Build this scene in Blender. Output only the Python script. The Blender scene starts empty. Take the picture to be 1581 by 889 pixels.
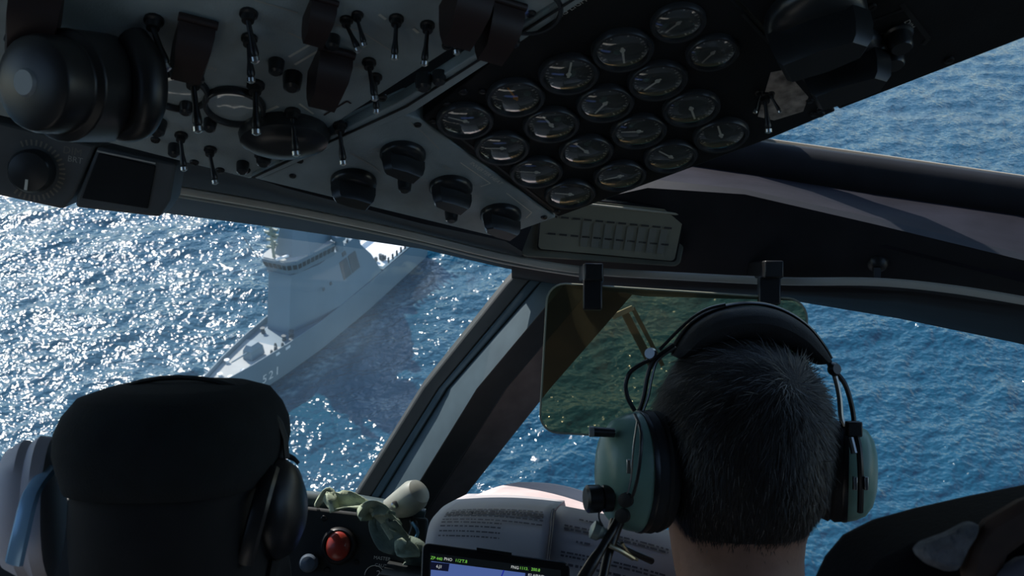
import bpy, bmesh, math, random
import numpy as np
from mathutils import Vector, Matrix
random.seed(7); rng = np.random.default_rng(7)
SC = bpy.context.scene; COL = SC.collection
R = math.radians
# ------------------------------------------------------------------ camera, sky, sun, exposure
F, CX, CY = 1600.0, 790.5, 444.5
CAM = Vector((0, 0, 1.3))
PITCH = R(28)                       # the cockpit is nose-down: gravity is tilted against the cabin frame
TILT = Matrix.Rotation(PITCH, 4, 'X')
ALT = 123.0
cd = bpy.data.cameras.new('camera'); cam = bpy.data.objects.new('camera', cd); COL.objects.link(cam)
cam.location = CAM; cam.rotation_euler = (R(90), 0, 0)
cd.sensor_width = 36; cd.lens = 36 * F / 1581; cd.clip_start = .02; cd.clip_end = 60000
cd.dof.use_dof = True; cd.dof.focus_distance = 1.35; cd.dof.aperture_fstop = 20
SC.camera = cam
SUN_AZ, SUN_EL = R(-35), R(36)
sun_dir = TILT @ Vector((math.sin(SUN_AZ)*math.cos(SUN_EL), math.cos(SUN_AZ)*math.cos(SUN_EL), math.sin(SUN_EL)))
w = bpy.data.worlds.new('sky'); SC.world = w; w.use_nodes = True
nt = w.node_tree; nt.nodes.clear()
o_ = nt.nodes.new('ShaderNodeOutputWorld'); bg = nt.nodes.new('ShaderNodeBackground')
sky = nt.nodes.new('ShaderNodeTexSky'); sky.sky_type = 'NISHITA'; sky.sun_disc = False
sky.sun_elevation = SUN_EL; sky.sun_rotation = SUN_AZ; sky.air_density = 1.2; sky.dust_density = .3; sky.ozone_density = 2.5
tc = nt.nodes.new('ShaderNodeTexCoord'); mp = nt.nodes.new('ShaderNodeMapping'); mp.inputs['Rotation'].default_value = (-PITCH, 0, 0)
nt.links.new(tc.outputs['Generated'], mp.inputs['Vector']); nt.links.new(mp.outputs[0], sky.inputs['Vector'])
nt.links.new(sky.outputs[0], bg.inputs[0]); nt.links.new(bg.outputs[0], o_.inputs[0]); bg.inputs[1].default_value = .17
sl = bpy.data.lights.new('sun', 'SUN'); sl.energy = 4.5; sl.angle = R(.53); sl.color = (1, .95, .88)
so = bpy.data.objects.new('sun', sl); COL.objects.link(so); so.rotation_euler = sun_dir.to_track_quat('Z', 'Y').to_euler()
so.location = CAM + sun_dir * 30
SC.view_settings.view_transform = 'Standard'; SC.view_settings.look = 'None'
SC.view_settings.gamma = 1; SC.view_settings.use_curve_mapping = False
SC.view_settings.exposure = 0.35
SC.cycles.max_bounces = 8; SC.cycles.transparent_max_bounces = 16; SC.cycles.sample_clamp_indirect = 4
SC.cycles.caustics_reflective = False; SC.cycles.caustics_refractive = False
# ------------------------------------------------------------------ helpers
def ray(px, py): return Vector(((px-CX)/F, 1, (CY-py)/F))
def at(px, py, d): return CAM + ray(px, py)*d
class Plane:
    def __init__(s, p, n): s.p = Vector(p); s.n = Vector(n).normalized()
    def hit(s, px, py, off=0.0):
        r = ray(px, py); p = s.p + s.n*off
        return CAM + r*((p-CAM).dot(s.n)/r.dot(s.n))
def mat(name, color, rough=.5, metal=0, var=.0, scale=20, bump=0, spec=.5, bscale=None, coat=0, emit=None, sheen=0):
    m = bpy.data.materials.new(name); m.use_nodes = True; t = m.node_tree; b = t.nodes['Principled BSDF']
    b.inputs['Base Color'].default_value = (*color, 1); b.inputs['Roughness'].default_value = rough
    b.inputs['Metallic'].default_value = metal; b.inputs['Specular IOR Level'].default_value = spec
    b.inputs['Coat Weight'].default_value = coat; b.inputs['Sheen Weight'].default_value = sheen
    c = t.nodes.new('ShaderNodeTexCoord')
    if var:
        n = t.nodes.new('ShaderNodeTexNoise'); n.inputs['Scale'].default_value = scale; n.inputs['Detail'].default_value = 5
        r = t.nodes.new('ShaderNodeValToRGB'); e = r.color_ramp.elements
        e[0].position = .3; e[1].position = .7
        e[0].color = (*[x*(1-var) for x in color], 1); e[1].color = (*[min(1, x*(1+var)) for x in color], 1)
        t.links.new(c.outputs['Object'], n.inputs['Vector']); t.links.new(n.outputs['Fac'], r.inputs[0]); t.links.new(r.outputs[0], b.inputs['Base Color'])
    if bump:
        n = t.nodes.new('ShaderNodeTexNoise'); n.inputs['Scale'].default_value = bscale or scale*4; n.inputs['Detail'].default_value = 3
        bp = t.nodes.new('ShaderNodeBump'); bp.inputs['Strength'].default_value = bump; bp.inputs['Distance'].default_value = .002
        t.links.new(c.outputs['Object'], n.inputs['Vector']); t.links.new(n.outputs['Fac'], bp.inputs['Height']); t.links.new(bp.outputs[0], b.inputs['Normal'])
    if emit:
        b.inputs['Emission Color'].default_value = (*emit[:3], 1); b.inputs['Emission Strength'].default_value = emit[3]
    return m
def pane_mat(name, tint=(.95, .97, .96), gloss=.06, rough=.0, dirt=.0, dirtcol=(.8, .8, .75), blotch=0):
    """thin clear pane: straight-through tint, Fresnel mirror, a film of dust that scatters sunlight"""
    m = bpy.data.materials.new(name); m.use_nodes = True; t = m.node_tree; t.nodes.clear()
    o = t.nodes.new('ShaderNodeOutputMaterial'); tr = t.nodes.new('ShaderNodeBsdfTransparent'); tr.inputs[0].default_value = (*tint, 1)
    gl = t.nodes.new('ShaderNodeBsdfGlossy'); gl.inputs['Roughness'].default_value = rough
    lw = t.nodes.new('ShaderNodeLayerWeight'); lw.inputs[0].default_value = .66
    pw = t.nodes.new('ShaderNodeMath'); pw.operation = 'POWER'; pw.inputs[1].default_value = 5
    mu = t.nodes.new('ShaderNodeMath'); mu.operation = 'MULTIPLY_ADD'; mu.inputs[1].default_value = .8; mu.inputs[2].default_value = gloss
    mx = t.nodes.new('ShaderNodeMixShader')
    t.links.new(lw.outputs['Facing'], pw.inputs[0]); t.links.new(pw.outputs[0], mu.inputs[0]); t.links.new(mu.outputs[0], mx.inputs[0]); t.links.new(tr.outputs[0], mx.inputs[1]); t.links.new(gl.outputs[0], mx.inputs[2])
    out = mx
    if dirt:
        tl = t.nodes.new('ShaderNodeBsdfTranslucent'); tl.inputs[0].default_value = (*dirtcol, 1)
        m2 = t.nodes.new('ShaderNodeMixShader'); m2.inputs[0].default_value = dirt
        if blotch:
            c = t.nodes.new('ShaderNodeTexCoord'); n = t.nodes.new('ShaderNodeTexNoise'); n.inputs['Scale'].default_value = 5; n.inputs['Detail'].default_value = 4
            r = t.nodes.new('ShaderNodeMapRange'); r.inputs[1].default_value = .4; r.inputs[2].default_value = .75; r.inputs[3].default_value = dirt; r.inputs[4].default_value = dirt+blotch
            t.links.new(c.outputs['Object'], n.inputs['Vector']); t.links.new(n.outputs['Fac'], r.inputs[0]); t.links.new(r.outputs[0], m2.inputs[0])
        t.links.new(mx.outputs[0], m2.inputs[1]); t.links.new(tl.outputs[0], m2.inputs[2]); out = m2
    t.links.new(out.outputs[0], o.inputs[0]); return m
class MB:
    def __init__(s): s.v = []; s.f = []; s.smooth = True; s.attr = None
    def add(s, vs, fs):
        k = len(s.v); s.v += [Vector(p) for p in vs]; s.f += [tuple(i+k for i in f) for f in fs]; return s
    def box(s, c, ax, ay, az):                       # centre and three half-extent vectors
        c, ax, ay, az = map(Vector, (c, ax, ay, az))
        vs = [c+ax*i+ay*j+az*k for k in (-1, 1) for j in (-1, 1) for i in (-1, 1)]
        return s.add(vs, [(0, 2, 3, 1), (4, 5, 7, 6), (0, 1, 5, 4), (2, 6, 7, 3), (0, 4, 6, 2), (1, 3, 7, 5)])
    def aabb(s, x0, x1, y0, y1, z0, z1):
        return s.box(((x0+x1)/2, (y0+y1)/2, (z0+z1)/2), ((x1-x0)/2, 0, 0), (0, (y1-y0)/2, 0), (0, 0, (z1-z0)/2))
    def prism(s, pts, vec):
        pts = [Vector(p) for p in pts]; vec = Vector(vec); n = len(pts)
        nrm = sum(((pts[i]-pts[0]).cross(pts[(i+1) % n]-pts[0]) for i in range(1, n-1)), Vector())
        if nrm.dot(vec) > 0: pts = pts[::-1]
        return s.add(pts+[p+vec for p in pts], [tuple(range(n)), tuple(range(2*n-1, n-1, -1))]+[(i, i+n, (i+1) % n+n, (i+1) % n) for i in range(n)])
    def lathe(s, o, ax, prof, seg=20, ux=None, sx=1, sy=1, caps=True):   # prof: (radius, height along axis)
        o, ax = Vector(o), Vector(ax).normalized()
        u = Vector(ux) if ux else (Vector((0, 0, 1)) if abs(ax.z) < .9 else Vector((1, 0, 0)))
        u = (u-ax*u.dot(ax)).normalized(); v_ = ax.cross(u); k = len(s.v); vs = []; fs = []
        for r, h in prof:
            for i in range(seg):
                a = 2*math.pi*i/seg; vs.append(o+ax*h+u*(r*sx*math.cos(a))+v_*(r*sy*math.sin(a)))
        for j in range(len(prof)-1):
            for i in range(seg):
                a, b = j*seg+i, j*seg+(i+1) % seg; fs.append((a, b, b+seg, a+seg))
        if caps: fs += [tuple(range(seg-1, -1, -1)), tuple(range((len(prof)-1)*seg, len(prof)*seg))]
        return s.add(vs, fs)
    def cyl(s, a, b, r, r2=None, seg=16):
        a, b = Vector(a), Vector(b); return s.lathe(a, b-a, [(r, 0), (r if r2 is None else r2, (b-a).length)], seg)
    def tube(s, path, r, seg=8, sub=0, flat=None, closed=False):
        P = [Vector(p) for p in path]
        if sub: P = smooth_path(P, sub)
        n = len(P); rr = r if hasattr(r, '__len__') else [r]*n
        if len(rr) != n: rr = list(np.interp(np.linspace(0, 1, n), np.linspace(0, 1, len(rr)), rr))
        vs = []; fs = []; up = None
        for i, p in enumerate(P):
            t = (P[min(i+1, n-1)]-P[max(i-1, 0)]).normalized()
            if up is None: up = Vector((0, 0, 1)) if abs(t.z) < .9 else Vector((1, 0, 0))
            if flat is not None: up = Vector(flat[0])
            u = (up-t*up.dot(t)).normalized(); v_ = t.cross(u); up = u
            k1, k2 = (1, 1) if flat is None else flat[1:]
            for j in range(seg):
                a = 2*math.pi*j/seg; vs.append(p+u*(rr[i]*k1*math.cos(a))+v_*(rr[i]*k2*math.sin(a)))
        for i in range(n-1):
            for j in range(seg):
                a, b = i*seg+j, i*seg+(j+1) % seg; fs.append((a, b, b+seg, a+seg))
        fs += [tuple(range(seg-1, -1, -1)), tuple(range((n-1)*seg, n*seg))]
        return s.add(vs, fs)
    def loft(s, rings, cap=True):
        n = len(rings[0]); vs = [p for r in rings for p in r]; fs = []
        for j in range(len(rings)-1):
            for i in range(n):
                a, b = j*n+i, j*n+(i+1) % n; fs.append((a, b, b+n, a+n))
        if cap: fs += [tuple(range(n-1, -1, -1)), tuple(range((len(rings)-1)*n, len(rings)*n))]
        return s.add(vs, fs)
    def grid(s, rows):
        n = len(rows[0]); vs = [p for r in rows for p in r]
        return s.add(vs, [(j*n+i, j*n+i+1, (j+1)*n+i+1, (j+1)*n+i) for j in range(len(rows)-1) for i in range(n-1)])
def sheet_solid(rows, vec):
    m = MB(); vec = Vector(vec); n = len(rows[0]); k = len(rows); A = [p for r in rows for p in r]; B = [p+vec for p in A]; o = len(A)
    f = [(j*n+i, j*n+i+1, (j+1)*n+i+1, (j+1)*n+i) for j in range(k-1) for i in range(n-1)]
    loop = [i for i in range(n)]+[j*n+n-1 for j in range(1, k)]+[(k-1)*n+i for i in range(n-2, -1, -1)]+[j*n for j in range(k-2, 0, -1)]
    m.add(A+B, f+[tuple(o+i for i in reversed(x)) for x in f]+[(loop[i], loop[(i+1) % len(loop)], loop[(i+1) % len(loop)]+o, loop[i]+o) for i in range(len(loop))])
    return m
def smooth_path(P, sub):
    out = []; n = len(P)
    for i in range(n-1):
        a, b, c, d = P[max(i-1, 0)], P[i], P[i+1], P[min(i+2, n-1)]
        for k in range(sub):
            t = k/sub; out.append(.5*((2*b)+(c-a)*t+(2*a-5*b+4*c-d)*t*t+(3*b-a-3*c+d)*t**3))
    return out+[P[-1]]
def wmat(o):
    m = o.matrix_basis.copy(); p = o.parent
    while p: m = p.matrix_basis @ m; p = p.parent
    return m
def part(name, mb, m, parent=None, bevel=0, solid=0, local=False, angle=38, subsurf=0, sharp=True, seg=2, solid_off=-1):
    """one mesh object; vertices are given in cabin coordinates unless local"""
    if parent is None and not local:
        c = sum(mb.v, Vector())/len(mb.v); M = Matrix.Translation(c)
    else: M = Matrix.Identity(4) if (parent is None or local) else wmat(parent)
    inv = M.inverted()
    me = bpy.data.meshes.new(name); me.from_pydata([tuple(inv @ p) if not local else tuple(p) for p in mb.v], [], mb.f)
    bm = bmesh.new(); bm.from_mesh(me); bmesh.ops.recalc_face_normals(bm, faces=bm.faces); bm.to_mesh(me); bm.free()
    me.polygons.foreach_set('use_smooth', [True]*len(me.polygons))
    if sharp: me.set_sharp_from_angle(angle=R(angle))
    me.materials.append(m); o = bpy.data.objects.new(name, me); COL.objects.link(o)
    if parent is not None: o.parent = parent
    elif not local: o.matrix_basis = M
    if solid: d = o.modifiers.new('s', 'SOLIDIFY'); d.thickness = solid; d.offset = solid_off
    if bevel: d = o.modifiers.new('b', 'BEVEL'); d.width = bevel; d.segments = seg; d.limit_method = 'ANGLE'; d.angle_limit = R(40); d.harden_normals = False
    if subsurf: d = o.modifiers.new('u', 'SUBSURF'); d.levels = subsurf; d.render_levels = subsurf
    return o
def clone(o, parent, M=None):
    c = o.copy(); COL.objects.link(c); c.parent = parent
    if M is not None: c.matrix_basis = M
    return c
def tag(o, label=None, cat=None, group=None, kind=None):
    for k, v in (('label', label), ('category', cat), ('group', group), ('kind', kind)):
        if v: o[k] = v
    return o
def thing(name, label, cat, loc=(0, 0, 0), group=None, M=None):
    o = bpy.data.objects.new(name, None); COL.objects.link(o); o.empty_display_size = .05
    if M is not None: o.matrix_basis = M
    else: o.location = loc
    return tag(o, label, cat, group)
def frame(p, x, z):
    z = Vector(z).normalized(); x = Vector(x); x = (x-z*x.dot(z)).normalized(); y = z.cross(x)
    return Matrix(((x.x, y.x, z.x, p[0]), (x.y, y.y, z.y, p[1]), (x.z, y.z, z.z, p[2]), (0, 0, 0, 1)))
def text(name, s, size, M, m, parent, align='CENTER', extrude=0.0):
    cu = bpy.data.curves.new(name, 'FONT'); cu.body = s; cu.size = size; cu.align_x = align; cu.align_y = 'CENTER'; cu.extrude = extrude
    cu.resolution_u = 2
    tmp = bpy.data.objects.new('tmp', cu); COL.objects.link(tmp)
    me = bpy.data.meshes.new_from_object(tmp.evaluated_get(bpy.context.evaluated_depsgraph_get()))
    bpy.data.objects.remove(tmp); bpy.data.curves.remove(cu)
    me.name = name; me.materials.clear(); me.materials.append(m)
    o = bpy.data.objects.new(name, me); COL.objects.link(o); o.parent = parent
    o.matrix_basis = wmat(parent).inverted() @ M
    return o
# ------------------------------------------------------------------ materials
M_panel = mat('panel_grey', (.36, .42, .43), .45, var=.15, scale=30, bump=.15, bscale=600)
M_panel_dk = mat('panel_black', (.009, .010, .011), .6, var=.3, scale=25, bump=.1, bscale=500, spec=.25)
M_black = mat('black_plastic', (.012, .012, .013), .38, var=.2, scale=40)
M_rubber = mat('black_rubber', (.010, .011, .012), .6, var=.3, scale=30)
M_knob = mat('knob_black', (.02, .022, .024), .3, var=.1)
M_metal = mat('bright_metal', (.55, .55, .53), .28, 1)
M_screw = mat('dark_screw', (.05, .05, .05), .35, .8)
M_shell = mat('cabin_lining', (.20, .21, .22), .7, var=.25, scale=8)
M_beam = mat('beam_paint', (.017, .018, .023), .65, var=.25, scale=18, bump=.1, spec=.3)
M_ledge = mat('ledge_paint', (.017, .016, .023), .85, var=.3, scale=14, bump=.2, spec=.15)
M_post = mat('post_paint', (.07, .10, .12), .8, var=.12, scale=20, spec=.12)
M_postbrown = mat('post_brown', (.10, .085, .085), .6, var=.3, scale=25)
M_white = mat('white_print', (.8, .78, .68), .6)
M_whitedim = mat('dim_print', (.5, .48, .43), .6)
M_orange = mat('orange_needle', (.6, .25, .03), .5)
M_red = mat('red_guard', (.022, .009, .008), .5, var=.3)
M_green = mat('headset_green', (.22, .38, .31), .33, var=.12, scale=30)
M_skin = mat('skin', (.33, .185, .13), .55, var=.12, scale=60, bump=.1)
M_cloth = mat('dark_flight_suit', (.015, .016, .018), .85, var=.3, scale=40, bump=.4, bscale=900, sheen=.2)
M_cap = mat('dark_cap', (.005, .007, .008), .95, var=.3, scale=60, bump=.3, bscale=900)
M_gauge = mat('gauge_black', (.012, .013, .014), .4)
M_dial = mat('dial_face', (.07, .08, .078), .6)
M_glass = pane_mat('gauge_glass', (.95, .96, .95), .15)
M_glossglass = pane_mat('glare_glass', (.92, .95, .95), .16, .05)
# ------------------------------------------------------------------ sea
def sea_spectrum(N, L, wind, wdir, cut, seed, amp):
    g = np.random.default_rng(seed); k1 = np.fft.fftfreq(N, L/N)*2*np.pi; kx, ky = np.meshgrid(k1, k1, indexing='ij')
    k = np.hypot(kx, ky); k[0, 0] = 1e9; Lw = wind**2/9.81
    c = (kx*math.cos(wdir)+ky*math.sin(wdir))/k
    P = np.exp(-1/(k*Lw)**2)/k**4*(.12+c**2)*np.exp(-(k*cut)**2)
    h = np.fft.ifft2(np.sqrt(P)*(g.normal(size=(N, N))+1j*g.normal(size=(N, N)))).real
    return h/h.std()*amp
T1 = sea_spectrum(512, 230., 7.5, R(118), .22, 3, .33); T2 = sea_spectrum(256, 61., 3.6, R(95), .10, 5, .15)
def samp(T, L, x, y):
    N = T.shape[0]; u = (x/L*N) % N; v = (y/L*N) % N
    i = np.floor(u).astype(int); j = np.floor(v).astype(int); a = u-i; b = v-j; i %= N; j %= N; i2 = (i+1) % N; j2 = (j+1) % N
    return T[i, j]*(1-a)*(1-b)+T[i2, j]*a*(1-b)+T[i, j2]*(1-a)*b+T[i2, j2]*a*b
SHIP_HEAD = R(23)          # ship's stern lies this far right of straight ahead
SHIP_BOW = (-64.3, 167.2)    # bow tip over the ground, gravity frame
dep = np.concatenate([np.linspace(R(88), R(56), 14)[:-1], np.linspace(R(56), R(10), 640), np.geomspace(R(10), R(.12), 50)[1:]])
az = np.concatenate([np.linspace(R(-180), R(-44), 24)[:-1], np.linspace(R(-44), R(44), 760), np.linspace(R(44), R(180), 24)[1:]])
rr = ALT/np.tan(dep); RR, AA = np.meshgrid(rr, az, indexing='ij')
X = RR*np.sin(AA); Y = RR*np.cos(AA)
ca, sa = math.cos(.6), math.sin(.6)
fade = np.clip(1-(RR-600)/2500, 0, 1)
Hh = (samp(T1, 230., X, Y)+samp(T2, 61., X*ca+Y*sa, -X*sa+Y*ca))*fade
# foam beside and behind the hull, a few whitecaps on the crests
dx, dy = X-SHIP_BOW[0], Y-SHIP_BOW[1]
sA = dx*math.sin(SHIP_HEAD)+dy*math.cos(SHIP_HEAD); nA = dx*math.cos(SHIP_HEAD)-dy*math.sin(SHIP_HEAD)
n1 = samp(T2, 61., X*3.1, Y*3.1)/.15; n2 = samp(T1, 230., X*2.3, Y*2.3)/.33
wake = np.clip(1-np.abs(np.abs(nA)-(6.2+.10*np.clip(sA, 0, 400)))/(2.2+.05*np.clip(sA, 0, 400)), 0, 1)*((sA > 4) & (sA < 190))
foam = np.clip(wake*(.35+.35*n1+.25*n2), 0, 1)*.32
curl = np.clip(Hh-1.22, 0, 1)*1.6*np.clip(.3+.8*n1, 0, 1)
foam = np.clip(foam+curl, 0, 1)
vv = np.stack([X, Y, -ALT+Hh], -1).reshape(-1, 3)
Tm = np.array(TILT.to_3x3()); vv = vv @ Tm.T + np.array(CAM)
nr, nc = X.shape
idx = np.arange(nr*nc).reshape(nr, nc)
q = np.stack([idx[:-1, :-1], idx[:-1, 1:], idx[1:, 1:], idx[1:, :-1]], -1).reshape(-1, 4)
me = bpy.data.meshes.new('sea'); me.vertices.add(len(vv)); me.vertices.foreach_set('co', vv.ravel())
me.loops.add(q.size); me.loops.foreach_set('vertex_index', q.ravel().astype(np.int32)); me.polygons.add(len(q))
me.polygons.foreach_set('loop_start', np.arange(0, q.size, 4, dtype=np.int32))
me.polygons.foreach_set('use_smooth', np.ones(len(q), bool)); me.update(calc_edges=True)
fa = me.attributes.new('foam', 'FLOAT', 'POINT'); fa.data.foreach_set('value', foam.ravel().astype(np.float32))
mw = bpy.data.materials.new('sea_water'); mw.use_nodes = True; t = mw.node_tree; b = t.nodes['Principled BSDF']
b.inputs['Roughness'].default_value = .12; b.inputs['IOR'].default_value = 1.333
at_ = t.nodes.new('ShaderNodeAttribute'); at_.attribute_name = 'foam'
mxc = t.nodes.new('ShaderNodeMix'); mxc.data_type = 'RGBA'; mxc.inputs[6].default_value = (.003, .060, .105, 1); mxc.inputs[7].default_value = (.45, .62, .60, 1)
t.links.new(at_.outputs['Fac'], mxc.inputs[0]); t.links.new(mxc.outputs[2], b.inputs['Base Color'])
rg = t.nodes.new('ShaderNodeMapRange'); rg.inputs[3].default_value = .12; rg.inputs[4].default_value = .6
t.links.new(at_.outputs['Fac'], rg.inputs[0]); t.links.new(rg.outputs[0], b.inputs['Roughness'])
c_ = t.nodes.new('ShaderNodeTexCoord'); m_ = t.nodes.new('ShaderNodeMapping'); m_.inputs['Rotation'].default_value = (-PITCH, 0, 0)
n1_ = t.nodes.new('ShaderNodeTexNoise'); n1_.inputs['Scale'].default_value = .7; n1_.inputs['Detail'].default_value = 1.5; n1_.inputs['Roughness'].default_value = .55
bp_ = t.nodes.new('ShaderNodeBump'); bp_.inputs['Strength'].default_value = 1; bp_.inputs['Distance'].default_value = .66
t.links.new(c_.outputs['Object'], m_.inputs[0]); t.links.new(m_.outputs[0], n1_.inputs['Vector']); t.links.new(n1_.outputs['Fac'], bp_.inputs['Height']); t.links.new(bp_.outputs[0], b.inputs['Normal'])
me.materials.append(mw); sea = bpy.data.objects.new('sea', me); COL.objects.link(sea)
tag(sea, kind='structure')
# ------------------------------------------------------------------ warship below
f2 = Vector((-math.sin(SHIP_HEAD), -math.cos(SHIP_HEAD), 0)); p2 = Vector((math.cos(SHIP_HEAD), -math.sin(SHIP_HEAD), 0))
SM = Matrix.Translation(CAM) @ TILT @ Matrix(((f2.x, p2.x, 0, SHIP_BOW[0]), (f2.y, p2.y, 0, SHIP_BOW[1]), (0, 0, 1, -ALT), (0, 0, 0, 1)))
M_hull = mat('ship_grey', (.13, .195, .24), .5, var=.06, scale=.15)
M_deck = mat('ship_deck', (.42, .42, .40), .7, var=.1, scale=.3)
M_sdark = mat('ship_dark', (.06, .075, .085), .6, var=.2, scale=.5)
M_sglass = mat('ship_window', (.02, .03, .035), .15)
M_swhite = mat('ship_white', (.8, .8, .78), .5)
ship = thing('warship', 'grey warship with a pale foredeck sailing below the left windscreen', 'ship', M=SM)
def sp(name, mb, m, parent=ship, **k): return part(name, mb, m, parent, local=True, **k)
def tabl(s, xs, ys): return float(np.interp(s, xs, ys))
DS, DB = [0, 4, 10, 18, 28, 40, 60, 92], [.15, 1.1, 2.4, 4.0, 5.4, 6.4, 6.8, 6.5]
WS, WB = [0, 3, 10, 18, 28, 40, 60, 92], [.02, .05, 1.3, 2.8, 4.4, 5.8, 6.5, 6.1]
ZS, ZD = [0, 20, 34, 36, 92], [8.8, 8.1, 7.6, 7.4, 7.0]
rings = []
ss = [0, 2, 4, 7, 10, 14, 18, 23, 28, 34, 40, 48, 60, 75, 90, 92]
for s_ in ss:
    d, wl, z = tabl(s_, DS, DB), tabl(s_, WS, WB), tabl(s_, ZS, ZD); kn = z-2.6
    rake = max(0, 3-s_)*.0
    mid = wl+(d-wl)*.85
    x0 = -s_
    rings.append([(x0-(3.4 if s_ < 1 else 0)*1.0, 0, -2), (x0-(3 if s_ < 1 else 0), wl, 0), (x0-(.6 if s_ < 1 else 0), mid, kn), (x0, d, z), (x0, d-.18 if d > .3 else 0, z), (x0, max(d-.18, 0), z-1.2), (x0, -max(d-.18, 0), z-1.2), (x0, -(d-.18) if d > .3 else 0, z), (x0, -d, z), (x0-(.6 if s_ < 1 else 0), -mid, kn), (x0-(3 if s_ < 1 else 0), -wl, 0)])
mb = MB(); mb.loft([[Vector(p) for p in r] for r in rings]); hull = sp('hull', mb, M_hull, angle=25)
mb = MB(); mb.loft([[Vector((-s_, b*(tabl(s_, DS, DB)-.3), tabl(s_, ZS, ZD)+zz)) for b, zz in ((1, -1.15), (-1, -1.15), (-1, -1.22), (1, -1.22))] for s_ in ss[1:9]]); sp('foredeck', mb, M_deck)
# superstructure: narrow sheer front, flanks running out to the hull sides
SF = 35.0; YC = -1.0; TOP = 19.4
def ring(z, front, wf, wb, s1, s2, aft, wa):
    return [Vector((-front, YC-wf, z)), Vector((-front, YC+wf, z)), Vector((-s1, wb, z)), Vector((-s2, wb, z)), Vector((-aft, wa, z)), Vector((-aft, -wa, z)), Vector((-s2, -wb, z)), Vector((-s1, -wb, z))]
mb = MB(); mb.loft([ring(6.2, SF-1.0, 2.9, 6.55, SF+13, SF+30, SF+33, 6.6), ring(13, SF+.4, 2.9, 5.6, SF+11, SF+27, SF+29.5, 5.6), ring(TOP, SF+2.0, 2.9, 4.6, SF+9, SF+22, SF+24, 4.4)])
sup = sp('superstructure', mb, M_hull, angle=20)
mb = MB(); mb.box((-SF-1.9, YC, TOP+.05), (.35, 0, 0), (0, 3.1, 0), (0, 0, .18)); sp('bridge_ledge', mb, M_hull)
for s_, w_ in ((SF+16.5, 0), (SF+20.3, 0)):
    mb = MB(); 
    def side(s, z):  # point on the port flank
        a = tabl(z, [6.2, 13, TOP], [6.55, 5.6, 4.6]); return Vector((-s, a+.06, z))
    mb.prism([side(s_, 12.2), side(s_+3.4, 12.2), side(s_+2.9, 16.6), side(s_-.3, 16.6)], (0, .1, 0)); sp('intake_grille', mb, M_sdark)
mb = MB(); mb.prism([side(SF+18, 17.3), side(SF+19.6, 17.3), side(SF+19.4, 18.3), side(SF+18, 18.3)], (0, .1, 0)); sp('vent', mb, M_sdark)
for s_, z_ in ((SF+8, 13.4), (SF+11, 13.4), (SF+14.5, 19.2), (SF+20.5, 19.6)):
    mb = MB(); mb.prism([side(s_, z_), side(s_+.7, z_), side(s_+.7, z_+.7), side(s_, z_+.7)], (0, .12, 0)); sp('vent', mb, M_sdark)
# bridge with its band of windows
B0, B1, B2, B3 = TOP+.2, TOP+1.2, TOP+2.9, TOP+3.4
def br(z, k): return [Vector((-SF-1.9+k, YC-3.1-k*.6, z)), Vector((-SF-1.9+k, YC+2.2+k*.4, z)), Vector((-SF-3.4+k, YC+3.9+k*.7, z)), Vector((-SF-14, 5.4+k*.6, z)), Vector((-SF-14, -5.4-k*.6, z)), Vector((-SF-3.4+k, YC-4.0-k*.7, z))]
mb = MB(); mb.loft([br(B0, 0), br(B1, .3), br(B2, .8), br(B3, .85)]); brg = sp('bridge', mb, M_hull, angle=15)
mb = MB(); mb.loft([[p+Vector((0, 0, 0)) for p in br(B3, .5)], [p for p in br(B3+.25, .5)]]); sp('bridge_roof', mb, M_deck)
lo, hi = br(B1+.25, .42), br(B2-.25, .76)
for a, b, n in ((0, 1, 5), (1, 2, 2), (2, 3, 9), (0, 5, 1)):
    for i in range(n):
        u0, u1 = (i+.14)/n, (i+.86)/n
        q = [lo[a].lerp(lo[b], u0), lo[a].lerp(lo[b], u1), hi[a].lerp(hi[b], u1), hi[a].lerp(hi[b], u0)]
        nrm = (q[1]-q[0]).cross(q[3]-q[0]).normalized()
        if nrm.dot(q[0]-Vector((-SF-8, 0, B1))) < 0: nrm = -nrm
        mb = MB(); mb.prism([p+nrm*.02 for p in q], nrm*.08); sp('bridge_window', mb, M_sglass, brg)
# enclosed mast pyramid, aerials, radar drums
mb = MB(); mb.loft([[Vector((-SF-3.5, -3, B3)), Vector((-SF-3.5, 1.6, B3)), Vector((-SF-6.5, 4.4, B3)), Vector((-SF-17, 4.2, B3)), Vector((-SF-17, -4.2, B3)), Vector((-SF-6, -4.2, B3))],
    [Vector((-SF-7, -1.2, B3+12)), Vector((-SF-7, .8, B3+12)), Vector((-SF-8, 2, B3+12)), Vector((-SF-13, 2, B3+12)), Vector((-SF-13, -2, B3+12)), Vector((-SF-8, -2, B3+12))]]); sp('mast_tower', mb, M_hull, angle=10)
mb = MB()
mb.cyl((-SF-2.2, YC-1.2, B3), (-SF-2.2, YC-1.2, B3+7), .35, seg=8)
for k in range(9): mb.box((-SF-2.2+random.uniform(-.5, .5), YC-1.2+random.uniform(-.9, .9), B3+2.5+k*.6), (.3, 0, 0), (0, random.uniform(.5, 1.3), 0), (0, 0, .22))
sp('sensor_pole', mb, mat('ship_sensor', (.25, .28, .22), .6))
mb = MB(); mb.lathe((-SF-15, 6.3, B1), (0, 0, 1), [(.9, 0), (1.1, 1.2), (.9, 2.6), (1.6, 2.8), (1.7, 3.8), (.6, 4.6)], 12); sp('radar_drum', mb, M_hull)
mb = MB(); mb.cyl((-SF-1, YC-4.6, B3), (-SF+1.4, YC-6, B3+6), .08, seg=6); sp('whip_aerial', mb, M_sdark)
mb = MB(); mb.box((-SF-1.6, YC+1.4, B3+.9), (1.4, -.6, 0), (.1, .25, 0), (0, 0, .2)); sp('bridge_spotlight', mb, M_swhite)
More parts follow.
